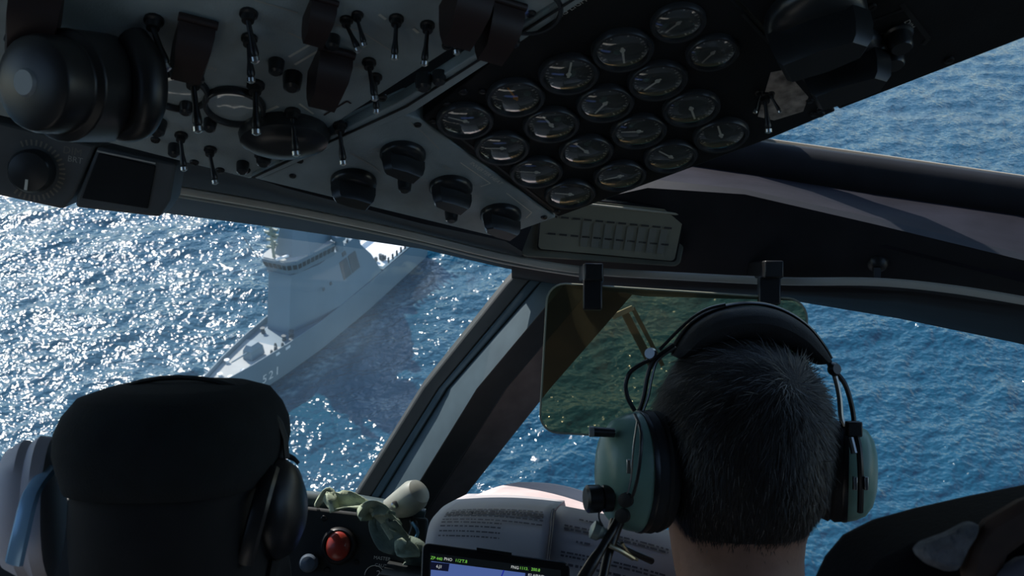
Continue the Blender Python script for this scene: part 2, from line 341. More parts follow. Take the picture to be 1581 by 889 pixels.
for s_, y_, z_ in ((SF+21, 3.6, 21), (SF+23, 3.0, 21), (SF+24, 1.4, 22.4), (SF+22, 4.2, 20.8)):
    mb = MB(); mb.lathe((-s_, y_, z_-1), (0, 0, 1), [(.3, 0), (.35, 1), (.9, 1.2), (.9, 2.1), (.4, 2.6)], 10); sp('radar_dome', mb, M_swhite)
# funnel block abaft, flight deck and its rails
mb = MB(); mb.loft([[Vector((-SF-26, y, 9)) for y in (-3.5, 3.5)]+[Vector((-SF-31, 3.5, 9)), Vector((-SF-31, -3.5, 9))], [Vector((-SF-25, y, 19)) for y in (-2.6, 2.6)]+[Vector((-SF-28.5, 2.6, 19)), Vector((-SF-28.5, -2.6, 19))]]); sp('funnel', mb, M_hull)
mb = MB(); mb.prism([(-SF-33, 6.5, 8.2), (-92, 6.2, 8.0), (-92, -6.2, 8.0), (-SF-33, -6.5, 8.2)], (0, 0, -.9)); sp('flight_deck', mb, M_swhite)
for k in range(11):
    mb = MB(); s_ = SF+36+k*2.15; mb.box((-s_, 6.45, 8.5), (.35, 0, 0), (0, .1, 0), (0, 0, .75)); sp('deck_stanchion', mb, M_sdark)
mb = MB(); mb.box((-SF-40, -5.2, 9.6), (6, 0, 0), (0, .5, 0), (0, 0, .5)); mb.box((-SF-38, -5, 8.6), (.3, 0, 0), (0, .3, 0), (0, 0, .6)); sp('crane', mb, M_swhite)
mb = MB()
for k in range(7): mb.box((-SF-34.5-random.random()*2.2, 4.6+random.uniform(-1, 1.4), 8.9), (.3, 0, 0), (0, .3, 0), (0, 0, random.uniform(.4, 1)))
sp('deck_gear', mb, M_sdark)['kind'] = 'stuff'
# foredeck gun, bollards, capstans
mb = MB(); mb.loft([[Vector((-22.5+x*k, y*k+.6, z)) for x, y in ((2, -1.2), (2, 1.2), (-1.8, 1.7), (-1.8, -1.7))] for k, z in ((1, 7), (.9, 9), (.55, 10))]); gun = sp('gun_turret', mb, M_hull, angle=15)
mb = MB(); mb.cyl((-20.8, .6, 8.6), (-15.5, .6, 9.3), .22, .14, seg=8); sp('gun_barrel', mb, M_hull, gun)
for x, y, h in ((-25.5, 4.2, 1.8), (-26.6, 3.5, 1.9), (-27.6, 4.6, 1.7), (-24.4, 4.0, 1.5)):
    mb = MB(); mb.lathe((x, y, 6.6), (0, 0, 1), [(.4, 0), (.35, .6), (.32, h*.7), (.2, h)], 8); sp('deck_vent', mb, M_sdark)
for x, y in ((-13, 1.8), (-13, -.8), (-10.5, .6), (-16, 2.8), (-9, -1), (-30.5, 4.9), (-32, -3.6), (-18, -2.8), (-31, 2.6), (-32.5, 3.4), (-33.4, 2.9)):
    mb = MB(); mb.lathe((x, y, 6.7), (0, 0, 1), [(.55, 0), (.4, .3), (.4, .8), (.6, 1.0)], 8); sp('bollard', mb, M_swhite if x > -20 else M_sdark)
def flank(s, t_):    # point on the flared port bow between knuckle and waterline
    d, wl, z = tabl(s, DS, DB), tabl(s, WS, WB), tabl(s, ZS, ZD); kn = z-2.6
    return Vector((-s, wl+(d-wl)*.85*t_, kn*t_))
for i, ch in enumerate('521'):
    s0 = 20.4+i*1.9
    a, b, c = flank(s0, .8), flank(s0+1.5, .8), flank(s0, .2)
    xx = (b-a).normalized(); yy = (a-c).normalized(); zz = xx.cross(yy).normalized()
    if zz.y < 0: zz = -zz
    Mx = frame((flank(s0+.75, .48)+zz*.08), xx, zz)
    o = text('hull_number', ch, 3.1, SM @ Mx, M_swhite, ship)
for s_ in (24.6, 27.6):
    mb = MB(); d = tabl(s_, DS, DB); z = tabl(s_, ZS, ZD)-1.3
    mb.prism([(-s_, d-.05, z), (-s_-1.5, d+.02, z), (-s_-1.5, d+.02, z+.6), (-s_, d-.05, z+.6)], (0, .1, 0)); sp('fairlead', mb, M_swhite)
# ------------------------------------------------------------------ cabin shell
def C(x, y, z): return CAM+Vector((x, y, z))
def struct(name, mb, m, **k): return tag(part(name, mb, m, **k), kind='structure')
def cbox(name, x0, x1, y0, y1, z0, z1, m=M_shell):
    mb = MB(); mb.aabb(x0, x1, y0, y1, CAM.z+z0, CAM.z+z1); return struct(name, mb, m)
cbox('floor', -1.4, 1.4, -1.4, 1.95, -1.36, -1.3, mat('floor_grey', (.42, .42, .41), .8, var=.15, scale=6))
cbox('ceiling', -1.4, 1.4, -1.4, 1.02, .72, .78)
cbox('wall_back', -1.4, 1.4, -1.45, -1.4, -1.36, .78)
for sx, nm in ((-1, 'wall_left'), (1, 'wall_right')):
    mb = MB(); a, b = sorted((sx*1.4, sx*1.45))
    mb.aabb(a, b, -1.4, .35, CAM.z-1.36, CAM.z-.2); mb.aabb(a, b, -1.4, .35, CAM.z+.55, CAM.z+.78); mb.aabb(a, b, -1.4, -1.1, CAM.z-.25, CAM.z+.6); mb.aabb(a, b, .2, .36, CAM.z-.35, CAM.z+.6); mb.aabb(a, b, .35, 1.95, CAM.z-1.36, CAM.z-.33)  # openings cut in the unseen walls to let bounce light into the cabin
    mb.aabb(a, b, .35, 1.3, CAM.z+.62, CAM.z+.78); mb.aabb(a, b, .95, 1.03, CAM.z-.35, CAM.z+.45)
    struct(nm, mb, M_shell)
mb = MB(); mb.prism([C(-1.4, 1.9, -.40), C(.1, 1.9, -.40), C(.3, 1.9, -.60), C(1.4, 1.9, -.64), C(1.4, 1.9, -1.3), C(-1.4, 1.9, -1.3)], (0, .05, 0)); struct('wall_front', mb, M_rubber)
# header over the left windscreen: from behind the overhead panel's lip down to the glass
def rows(*rs): return [[at(*p) for p in r] for r in rs]
up = [C(x, 1.02, .74) for x in (-1.4, -.75, -.4, -.1, .12, .2, .28)]
hl = rows([(-700, 60, 1.02), (20, 170, 1.06), (270, 235, 1.1), (440, 290, 1.17), (650, 345, 1.2), (780, 372, 1.22), (806, 388, 1.24)],
          [(-700, 150, 1.12), (20, 240, 1.16), (270, 284, 1.2), (440, 318, 1.26), (650, 363, 1.3), (780, 393, 1.33), (806, 402, 1.34)],
          [(-700, 160, 1.15), (20, 250, 1.2), (270, 300, 1.24), (440, 330, 1.3), (650, 370, 1.34), (780, 400, 1.37), (806, 410, 1.38)],
          [(-700, 235, 1.36), (20, 300, 1.4), (270, 331, 1.42), (440, 353, 1.45), (650, 384, 1.48), (780, 414, 1.5), (806, 418, 1.5)],
          [(-700, 228, 1.39), (20, 294, 1.43), (270, 325, 1.45), (440, 347, 1.48), (650, 378, 1.51), (780, 408, 1.53), (806, 412, 1.53)])
struct('trim_1', sheet_solid([up]+hl, (0, .012, .02)), M_beam, angle=60)
# beam over the right windscreen: rail, dark face, ledge, rolled sill of the upper side window
def dR(px, d): return d*(1-.00016*(px-900))
def RR_(pts, d): return [at(x, y, dR(x, d)) for x, y in pts]
br_ = [RR_([(790, 418), (870, 430), (1000, 445), (1230, 451), (1400, 479), (1581, 516), (1900, 590), (2300, 690)], 1.54),
       RR_([(790, 410), (870, 424), (1000, 434), (1230, 442), (1400, 452), (1581, 476), (1900, 520), (2300, 580)], 1.36),
       RR_([(790, 398), (870, 410), (1000, 424), (1230, 434), (1400, 438), (1581, 460), (1900, 500), (2300, 560)], 1.33),
       RR_([(790, 345), (870, 318), (1000, 290), (1150, 300), (1350, 346), (1581, 402), (1900, 480), (2300, 580)], 1.27),
       RR_([(790, 335), (870, 306), (1000, 276), (1150, 292), (1350, 336), (1581, 392), (1900, 470), (2300, 570)], 1.28),
       RR_([(790, 300), (870, 275), (1000, 246), (1150, 268), (1350, 300), (1581, 334), (1900, 384), (2300, 445)], 1.42)]
struct('trim_2', sheet_solid(br_[:5], (0, .03, -.012)), M_beam, angle=40)
struct('trim_3', sheet_solid(br_[4:], (0, .012, -.03)), M_ledge)
pts = [at(x, y, dR(x, 1.44)) for x, y in ((960, 222), (1060, 232), (1180, 250), (1320, 270), (1581, 307), (1900, 352), (2300, 410))]
mb = MB(); mb.tube(pts, .026, seg=16, sub=4, flat=((0, -.2, 1), 1.05, .8)); struct('trim_4', mb, M_beam)
sill = [at(x, y, dR(x, 1.46)) for x, y in ((1000, 193), (1180, 218), (1320, 238), (1581, 276), (1900, 322), (2300, 380))]
mb = MB(); mb.tube(sill, .0045, seg=8, sub=3); struct('trim_5', mb, mat('sill_tan', (.42, .36, .28), .6))
# continuous pale rail
rail = [(262, 291, 1.2), (440, 322, 1.255), (620, 359, 1.285), (780, 397, 1.325), (900, 417, 1.32), (1060, 427, 1.29), (1210, 434, 1.255), (1350, 435, 1.225), (1460, 445, 1.2), (1581, 464, 1.175), (1900, 520, 1.1)]
rail = [(x, y, d-.03) for x, y, d in rail]
mb = MB(); mb.tube([at(*p) for p in rail], .0042, seg=8, sub=6, flat=((0, -.3, 1), 1.2, .7)); struct('trim_6', mb, mat('rail_metal', (.62, .60, .54), .45, .2))
mb = MB(); mb.tube([at(x, y+9, d+.01) for x, y, d in rail[:5]], .002, seg=6, sub=6); struct('trim_7', mb, mat('rail_metal_dim', (.4, .4, .37), .45, .2))
# roof skin and window frame over the upper side window
cbox('trim_8', .30, 1.4, .60, .70, .40, .76)
mb = MB(); mb.tube([C(.30, 1.42, .20), C(.30, 1.2, .5), C(.30, 1.0, .74)], .03, seg=8); struct('trim_9', mb, M_beam)
# centre post between the windscreens, each band its own strip
PT = [(440, 1.50), (600, 1.58), (770, 1.68), (860, 1.74)]
def post(name, tops, mids, bots, m, dl, dr, solid):
    """px pairs (left, right) of a band at rows 440, 600, 760; dl, dr: how far its two edges sit behind the mean depth"""
    rws = []
    for (y, d) in PT:
        l = np.interp(y, [440, 600, 760], [tops[0], mids[0], bots[0]]); r = np.interp(y, [440, 600, 760], [tops[1], mids[1], bots[1]])
        if y > 760: l += (bots[0]-mids[0])/160*(y-760); r += (bots[1]-mids[1])/160*(y-760)
        if y == 440: rws.append([at(l+28, y-30, d-.02+dl), at(r+28, y-30, d-.02+dr)])
        rws.append([at(l, y, d+dl), at(r, y, d+dr)])
    return struct(name, sheet_solid(rws, (0, solid, .01)), m, bevel=.003)
post('trim_10', (780, 812), (652, 678), (552, 577), M_rubber, .05, .03, .04)
post('trim_11', (811, 831), (677, 690), (576, 591), M_post, .032, .02, .04)
post('trim_12', (830, 872), (691, 738), (591, 640), M_post, .025, -.045, .05)
post('trim_13', (870, 918), (736, 782), (637, 679), M_rubber, -.045, -.01, .09)
post('trim_14', (916, 990), (780, 850), (677, 723), M_postbrown, .0, .03, .05)
# panes
W_pane = pane_mat('windscreen_glass', (.93, .965, .97), .04, 0, .022, (.62, .78, .88), .03)
W_paneR = pane_mat('windscreen_glass_right', (.90, .93, .95), .04, 0, .010, (.75, .82, .85), .012)
def pane(name, pts, m):
    mb = MB(); n = (pts[1]-pts[0]).cross(pts[2]-pts[0]).normalized()*.003
    mb.add(pts, [tuple(range(len(pts)))]); return struct(name, mb, m)
pane('window_1', [at(-800, 200, 1.5), at(860, 425, 1.62), at(480, 860, 1.86), at(-800, 860, 1.8)], W_pane)
pane('window_2', [at(880, 420, 1.62), at(2300, 600, 1.25), at(2300, 1050, 1.45), at(640, 860, 1.86)], W_paneR)
pane('window_3', [at(990, 215, 1.50), at(2300, 380, 1.26), C(1.4, .68, .74), C(.3, 1.0, .74)], W_paneR)
# ------------------------------------------------------------------ placard on the beam
PB = Plane(at(935, 362, 1.275), (0.02, -1, -.16))
def quad(P, pts, off=0.0): return [P.hit(x, y, off) for x, y in pts]
pl = thing('card_holder', 'pale cream placard card in a dark rounded frame above the tinted visor', 'placard', PB.hit(935, 362))
def rrect(q, rad=.18, n=4, asp=1.0):
    """rounded quadrilateral from four corners (bilinear)"""
    out = []; a, b, c, d = q
    def bl(u, v): return a.lerp(b, u).lerp(d.lerp(c, u), v)
    ru, rv = rad*asp, rad
    for cu, cv, a0 in ((1-ru, rv, -90), (1-ru, 1-rv, 0), (ru, 1-rv, 90), (ru, rv, 180)):
        for k in range(n+1):
            t_ = R(a0+90*k/n); out.append(bl(cu+ru*math.cos(t_), cv+rv*math.sin(t_)))
    return out
n_ = PB.n
M_frame = mat('holder_frame', (.17, .175, .14), .5, var=.2)
mb = MB(); mb.prism(rrect(quad(PB, [(812, 296), (1068, 318), (1050, 412), (803, 396)], .004), .10, 4, .45), n_*-.02); part('frame', mb, M_frame, pl, bevel=.002)
mb = MB(); mb.prism(rrect(quad(PB, [(836, 300), (1060, 322), (1044, 405), (829, 386)], .012), .06, 4, .45), n_*-.008); part('card_tray', mb, M_panel_dk, pl, bevel=.0015)
M_card = mat('cream_card', (.28, .26, .19), .5, var=.12, scale=12)
mb = MB(); mb.prism(rrect(quad(PB, [(838, 303), (1057, 326), (1041, 403), (831, 384)], .014), .07, 4, .45), n_*-.003); card = part('card', mb, M_card, pl)
mb = MB()
for r_, (y0, y1) in enumerate(((.32, .40), (.66, .72))):
    for k in range(11):
        a, b, c, d = quad(PB, [(838, 303), (1057, 326), (1041, 403), (831, 384)], .0155)
        def bl(u, v): return a.lerp(b, u).lerp(d.lerp(c, u), v)
        u0 = .06+k*.082; mb.add([bl(u0, (y0+y1)/2-.018), bl(u0+.055, (y0+y1)/2-.018), bl(u0+.055, (y0+y1)/2+.018), bl(u0, (y0+y1)/2+.018)], [(0, 1, 2, 3)])
part('printed_rows', mb, mat('card_print', (.05, .045, .04), .6), card)
mb = MB()
for k in range(8):
    u0 = .30+k*.08; mb.add([bl(u0, .40), bl(u0+.05, .40), bl(u0+.05, .88), bl(u0, .88)], [(0, 1, 2, 3)])
part('printed_columns', mb, mat('card_tint', (.24, .23, .19), .6), card)
mb = MB(); mb.tube([bl(.03, .06), bl(.97, .07)], .0016, seg=6); part('edge_strip', mb, mat('card_edge', (.5, .47, .38), .4), pl)
# ------------------------------------------------------------------ sun visor
PV = Plane(at(930, 560, 1.2), (-.05, -1, .12))
vis = thing('sun_visor', 'green-brown tinted see-through sun visor hanging on two black arms', 'visor', PV.hit(1040, 455))
vp = pane_mat('visor_tint', (.66, .60, .43), .06, 0, .05, (.42, .42, .32))
q = quad(PV, [(853, 437), (1246, 462), (1246, 545), (1150, 700), (960, 680), (832, 664)])
outl = []
def arc(px, py, r, a0, a1, n=6): return [PV.hit(px+r*math.cos(R(a0+(a1-a0)*k/n)), py+r*math.sin(R(a0+(a1-a0)*k/n))) for k in range(n+1)]
outl = arc(1214, 492, 32, -84, 0)+arc(1196, 640, 50, 0, 85)+arc(862, 640, 28, 92, 178)+arc(872, 466, 28, 184, 272)
mb = MB(); mb.prism(outl, PV.n*-.004); part('pane', mb, vp, vis)
mb = MB(); mb.tube(outl+[outl[0]], .0012, seg=6); part('pane_edge', mb, mat('visor_edge', (.35, .36, .28), .3), vis)
for x0, x1, y0, y1 in ((900, 930, 408, 478), (1172, 1206, 404, 470)):
    mb = MB(); mb.prism(quad(PV, [(x0, y0+22), (x1, y0+22), (x1, y1), (x0, y1)], .005), PV.n*-.013); mb.box((PV.hit((x0+x1)/2, y0+12, .0)+Vector((0, .03, 0))), (.011, 0, 0), (0, .05, 0), (0, 0, .010)); a_ = part('arm', mb, M_black, vis, bevel=.002)
    mb = MB(); mb.prism(quad(PV, [(x0+4, y0+4), (x1+2, y0+4), (x1+2, y0+26), (x0+4, y0+26)], .006), PV.n*-.02); part('clamp', mb, M_black, a_, bevel=.002)
# hinge strip seen bright along the top of the right windscreen
mb = MB(); mb.cyl(at(990, 438, 1.37), at(1172, 446, 1.35), .004, seg=8)
hb = part('visor_rail', mb, mat('rail_bright', (.5, .52, .55), .3, .7)); tag(hb, 'thin bright metal rail running above the tinted visor', 'rail')
# small catch on the beam
k0 = at(1356, 404, 1.215)
ct = thing('window_catch', 'small dark round catch with a tab on the right beam', 'catch', k0)
mb = MB(); mb.lathe(k0, (0, -1, 0), [(.012, -.03), (.012, .004), (.009, .008), (.004, .010)], 18); part('disc', mb, M_black, ct)
mb = MB(); mb.prism([at(1349, 412, 1.205), at(1361, 412, 1.205), at(1360, 438, 1.205), at(1350, 438, 1.205)], (0, .006, 0)); tb = part('tab', mb, M_black, ct, bevel=.001)
mb = MB(); mb.prism([at(1350, 434, 1.203), at(1361, 434, 1.203), at(1361, 439, 1.203), at(1350, 439, 1.203)], (0, .002, 0)); part('bright_tip', mb, M_metal, tb)
# pale bars outside the right windscreen, added to imitate reflections in the visor
wp = thing('reflection_bars', 'pale bars outside, imitating reflections seen in the tinted visor', 'reflection', at(1010, 560, 1.75))
mb = MB(); mb.box(at(985, 522, 1.80), ray(50, 0)*0+Vector((.026, .0, -.05)), (0, .006, 0), (.006, 0, .003)); part('arm', mb, mat('bar_pale', (.07, .08, .085), .5), wp, bevel=.002)
mb = MB(); mb.box(at(961, 482, 1.79), (.018, 0, .008), (0, .006, 0), (-.002, 0, .004)); part('bar_head', mb, mat('bar_bright', (.55, .55, .55), .4), wp, bevel=.001)
mb = MB(); mb.box(at(1000, 520, 1.79), Vector((.026, .0, -.05)), (0, .004, 0), (.003, 0, .0015)); part('thin_bar', mb, mat('bar_tan', (.10, .10, .09), .6), wp)
# ------------------------------------------------------------------ overhead panels (one sloping plane, faces down and back)
OP = Plane(at(880, 200, .95), (.03, -.45, -.89)); ON = OP.n
def oh(px, py, off=0.0): return OP.hit(px, py, off)
OU = (oh(880, 298)-oh(718, 185)).normalized()          # along a gauge row
OV = ON.cross(OU)
def plate(name, lab, cat, pts, m, thick, off=0.0, **k):
    c = oh(sum(p[0] for p in pts)/len(pts), sum(p[1] for p in pts)/len(pts))
    t_ = thing(name, lab, cat, c)
    mb = MB(); mb.prism([oh(x, y, off) for x, y in pts], -ON*thick); part('plate', mb, m, t_, bevel=.0015); return t_
sw = plate('switch_panel', 'large grey overhead panel crowded with toggle switches, left of the ridge', 'panel',
    [(-500, -60), (-500, 60), (30, 186), (386, 276), (905, -60), (905, -200), (-500, -300)], M_panel, .03)
sel = plate('selector_panel', 'grey overhead panel with four black pointer knobs, nearest the windscreens', 'panel',
    [(398, 277), (770, 367), (858, 336), (648, 184), (622, 176)], M_panel, .03)
gp = plate('gauge_panel', 'black overhead panel holding rows of round dark gauges', 'panel',
    [(652, 183), (862, 335), (1195, 212), (1290, 172), (1150, 20), (1040, -90), (960, -60), (880, -8)], M_panel_dk, .03, off=.0)
rp = plate('side_panel', 'dark overhead panel with two big black knobs at the upper right', 'panel',
    [(1156, 18), (1296, 169), (1640, 36), (1640, -250), (900, -250), (1044, -92)], M_panel_dk, .03)
# ridge between the panels
rd = thing('panel_ridge', 'long raised dark ridge strip between the overhead switch panel and the gauge panel', 'strip', oh(620, 150))
mb = MB(); mb.prism([oh(*p, .004) for p in ((388, 272), (398, 277), (640, 172), (930, -18), (905, -24), (620, 156))], -ON*.012); part('strip', mb, M_panel, rd, bevel=.001)
mb = MB(); mb.tube([oh(390, 274, .005), oh(628, 164, .005), oh(915, -20, .005)], .0012, seg=6); part('groove', mb, M_rubber, rd)
# --- gauges
GR = .0245
def gauge_meshes():
    b = MB(); b.lathe((0, 0, 0), (0, 0, 1), [(GR*1.06, -.002), (GR*1.06, .002), (GR*1.0, .0045), (GR*.90, .0045), (GR*.86, .001), (GR*.86, -.001)], 36, ux=(1, 0, 0))
    d = MB(); d.lathe((0, 0, .0006), (0, 0, 1), [(GR*.87, -.0004), (GR*.87, 0)], 32, ux=(1, 0, 0))
    g = MB(); g.lathe((0, 0, .0026), (0, 0, 1), [(GR*.89, 0), (GR*.8, .0009), (GR*.6, .0022), (GR*.4, .0030), (GR*.2, .0035), (GR*.02, .0037)], 32, ux=(1, 0, 0), caps=False)
    n = MB(); n.add([(-.0011, -.004, .0017), (.0011, -.004, .0017), (.0008, GR*.66, .0017), (-.0008, GR*.66, .0017)], [(0, 1, 2, 3)]); n.lathe((0, 0, .0013), (0, 0, 1), [(.0024, 0), (.002, .0007)], 12, ux=(1, 0, 0))
    t_ = MB()
    for k in range(25):
        a = R(-140+k*280/24); r0, r1 = GR*(.68 if k % 4 == 0 else .74), GR*.80; w_ = .0005 if k % 4 else .0008
        dr = Vector((math.sin(a), math.cos(a), 0)); ds = Vector((math.cos(a), -math.sin(a), 0)); z_ = Vector((0, 0, .0011))
        t_.add([dr*r0-ds*w_+z_, dr*r0+ds*w_+z_, dr*r1+ds*w_+z_, dr*r1-ds*w_+z_], [(0, 1, 2, 3)])
    return b, d, g, n, t_
gb, gd, gg, gn, gt = gauge_meshes()
M_bez = mat('bezel_black', (.035, .037, .04), .3)
proto = None
def gauge(px, py, ang, needle=M_white, s=1.0, tex='dial', owner=gp):
    global proto
    top = Vector((-.2, .9, 0)); M = frame(oh(px, py, .001), OU.lerp(Vector((1, 0, 0)), .8), ON) @ Matrix.Scale(s, 4)
    Ml = wmat(owner).inverted() @ M
    if proto is None:
        b_ = part('gauge', gb, M_bez, owner, local=True); b_.matrix_basis = Ml
        proto = [b_, part('dial_face', gd, M_dial, b_, local=True), part('scale_marks', gt, M_whitedim, b_, local=True), part('needle', gn, M_white, b_, local=True), part('glass', gg, M_glass, b_, local=True)]
        proto[3].rotation_euler.z = R(ang); return b_
    b_ = clone(proto[0], owner, Ml)
    for o in proto[1:]:
        c = clone(o, b_, Matrix.Identity(4))
        if o.name.startswith('needle'):
            c.rotation_euler.z = R(ang)
            if needle is not M_white: c.data = c.data.copy(); c.data.materials[0] = needle
    return b_
GL = [(718, 185, 75), (775, 227, 95), (828, 264, 92), (880, 298, 88), (796, 149, 35), (851, 191, 40), (905, 232, 50), (957, 270, 120),
      (878, 113, 5), (934, 158, 160), (986, 201, 100), (1035, 240, 60), (961, 76, 200), (1015, 123, 150), (1067, 166, 210), (1113, 207, 30)]
for i, (x, y, a) in enumerate(GL): gauge(x, y, a, M_orange if i == 4 else M_white)
# the two that read only as pale glowing crescents: smaller faces
for x, y, a in ((1047, 34, 150), (1100, 80, 160)): gauge(x, y, a, M_whitedim, .86)
# --- generic small fittings
def fitting(proto_cache={}, *a): pass
def OM(px, py, off=0.0, rot=0): return frame(oh(px, py, off), Vector((1, 0, 0)), ON) @ Matrix.Rotation(R(rot), 4, 'Z')
cache = {}
def place(name, key, build, m, owner, M, subs=()):
    Ml = wmat(owner).inverted() @ M
    if key not in cache:
        o = part(name, build(), m, owner, local=True); o.matrix_basis = Ml
        kids = [part(n2, b2(), m2, o, local=True) for n2, b2, m2 in subs]; cache[key] = (o, kids); return o
    o0, kids = cache[key]; o = clone(o0, owner, Ml)
    for k_ in kids: clone(k_, o, k_.matrix_basis.copy())
    return o
def b_screw():
    m_ = MB(); m_.lathe((0, 0, -.001), (0, 0, 1), [(.0044, 0), (.0044, .0015), (.0038, .003), (.0016, .0034)], 14, ux=(1, 0, 0)); return m_
def b_slot():
    m_ = MB(); m_.box((0, 0, .0026), (.0024, 0, 0), (0, .0005, 0), (0, 0, .0003)); return m_
def screw(px, py, owner, s=1): place('screw', 'screw', b_screw, M_screw, owner, OM(px, py, 0, px*7 % 180) @ Matrix.Scale(s, 4), [('slot', b_slot, M_black)])
def b_base():
    m_ = MB(); m_.lathe((0, 0, -.001), (0, 0, 1), [(.006, 0), (.006, .003), (.0045, .004), (.004, .008)], 12, ux=(1, 0, 0)); return m_
def b_lever():
    m_ = MB(); m_.lathe((0, 0, .006), (.0, -.55, 1), [(.0016, 0), (.0019, .012), (.0028, .019), (.0030, .022), (.002, .024)], 10); return m_
def b_tip():
    m_ = MB(); m_.lathe((0, -.0118, .0285), (.0, -.55, 1), [(.0031, -.001), (.0031, .0018), (.001, .003)], 10); return m_
def toggle(px, py, owner, rot=0, s=1): place('toggle_switch', 'toggle', b_base, M_black, owner, OM(px, py, 0, rot) @ Matrix.Scale(s, 4), [('lever', b_lever, M_black), ('lever_tip', b_tip, M_metal)])
def b_pk():      # pointer knob: round skirt, raised faceted bar
    m_ = MB(); m_.lathe((0, 0, 0), (0, 0, 1), [(.0235, 0), (.0235, .004), (.0215, .007), (.017, .010)], 28, ux=(1, 0, 0)); return m_
def b_bar():
    m_ = MB(); m_.loft([[Vector(p) for p in ((-.009*k, -.021*k, z), (.009*k, -.021*k, z), (.0105*k, 0, z), (.008*k, .018*k, z), (0, .024*k, z), (-.008*k, .018*k, z), (-.0105*k, 0, z))] for k, z in ((1, .008), (1, .016), (.92, .024), (.8, .027))]); return m_
def knob(px, py, owner, rot=0, s=1, m=M_knob): return place('pointer_knob', 'pk', b_pk, m, owner, OM(px, py, 0, rot) @ Matrix.Scale(s, 4), [('pointer', b_bar, m)])
def b_rk():
    m_ = MB(); prof = [(.016, 0), (.016, .004), (.0135, .006), (.0125, .020), (.0105, .023)]; m_.lathe((0, 0, 0), (0, 0, 1), prof, 24, ux=(1, 0, 0)); return m_
def round_knob(px, py, owner, s=1): return place('round_knob', 'rk', b_rk, M_knob, owner, OM(px, py) @ Matrix.Scale(s, 4))
def b_pb():
    m_ = MB(); m_.lathe((0, 0, 0), (0, 0, 1), [(.0075, 0), (.0075, .004), (.0065, .012), (.004, .014)], 16, ux=(1, 0, 0)); return m_
def button(px, py, owner, s=1): return place('push_button', 'pb', b_pb, M_knob, owner, OM(px, py) @ Matrix.Scale(s, 4))
def line(name, pts, w_, owner, m=M_whitedim, off=.0006):
    mb = MB()
    for (x0, y0), (x1, y1) in zip(pts[:-1], pts[1:]):
        a, b = oh(x0, y0, off), oh(x1, y1, off); t_ = (b-a).normalized(); s_ = t_.cross(ON).normalized()*w_
        mb.add([a-s_, a+s_, b+s_, b-s_], [(0, 1, 2, 3)])
    return part(name, mb, m, owner)
def ptext(s, px, py, px2, py2, size, owner, m=M_whitedim):
    x = (oh(px2, py2)-oh(px, py)).normalized(); y = ON.cross(x)
    return text('lettering', s, size, frame(oh(px, py, .0007), x, ON), m, owner)
# selector panel
for x, y, r_, s_ in ((546, 279, 60, .96), (622, 237, 55, .92), (696, 288, 55, .92), (773, 330, 55, .92)): knob(x, y, sel, r_, s_)
for x, y in ((625, 278), (697, 325)): button(x, y, sel, .95)
for x, y in ((452, 271), (463, 248), (645, 192), (840, 335), (770, 362)): screw(x, y, sel, .8)
line('marking', [(540, 236), (578, 258), (588, 268)], .0005, sel); line('marking', [(632, 188), (652, 204), (678, 230)], .0005, sel)
line('marking', [(711, 251), (757, 283), (742, 288)], .0006, sel, M_white); line('marking', [(782, 298), (821, 328), (812, 337)], .0006, sel, M_white)
ptext('INVERTER HEAT', 751, 268, 777, 286, .0068, sel, M_white); ptext('L OFF', 806, 309, 815, 316, .006, sel)
ptext('OFF', 689, 259, 705, 269, .006, sel); ptext('OFF', 758, 306, 774, 315, .006, sel); ptext('ON', 655, 278, 668, 280, .005, sel); ptext('OFF', 578, 231, 590, 231, .005, sel); ptext('AUTO', 552, 242, 562, 248, .005, sel)
# gauge panel fittings
toggle(1180, 148, gp, 10, 1.0); toggle(1172, 142, gp, -40, .6); toggle(1190, 144, gp, 60, .6)
for x, y in ((1265, 168), (1256, 175), (668, 186), (860, 326), (1250, 155), (745, 140), (690, 160)): screw(x, y, gp, .8)
mb = MB(); mb.prism([oh(x, y, .0004) for x, y in ((1190, 112), (1212, 108), (1248, 150), (1240, 172), (1195, 186), (1170, 180))], -ON*.0003); part('worn_patch', mb, mat('worn_paint', (.34, .29, .25), .6, var=.6, scale=90), gp)
line('panel_joint', [(700, 205), (862, 330)], .0012, gp, M_black); line('panel_joint', [(1146, 22), (1284, 168)], .0014, gp, M_black)
# side panel
for x, y, s_ in ((1258, 24, 1.7), (1300, 84, 1.5)): knob(x, y, rp, -60, s_)
for x, y in ((1374, 77), (1386, 50)): round_knob(x, y, rp, .75)
for x, y in ((1222, 66), (1245, 108), (1465, 92), (1266, 175), (1345, 10)): screw(x, y, rp)
line('panel_joint', [(1225, 78), (1300, 50), (1398, 14)], .0014, rp, M_black); line('panel_joint', [(1266, 130), (1298, 165)], .001, rp, M_black); line('panel_joint', [(1392, 6), (1434, 60), (1425, 70)], .002, rp, M_black)
line('marking', [(1308, -4), (1334, 26)], .0012, rp); ptext('ON', 1366, 52, 1380, 47, .006, rp); ptext('OFF', 1394, 74, 1408, 70, .006, rp); ptext('DIM', 1404, 38, 1412, 48, .007, rp)
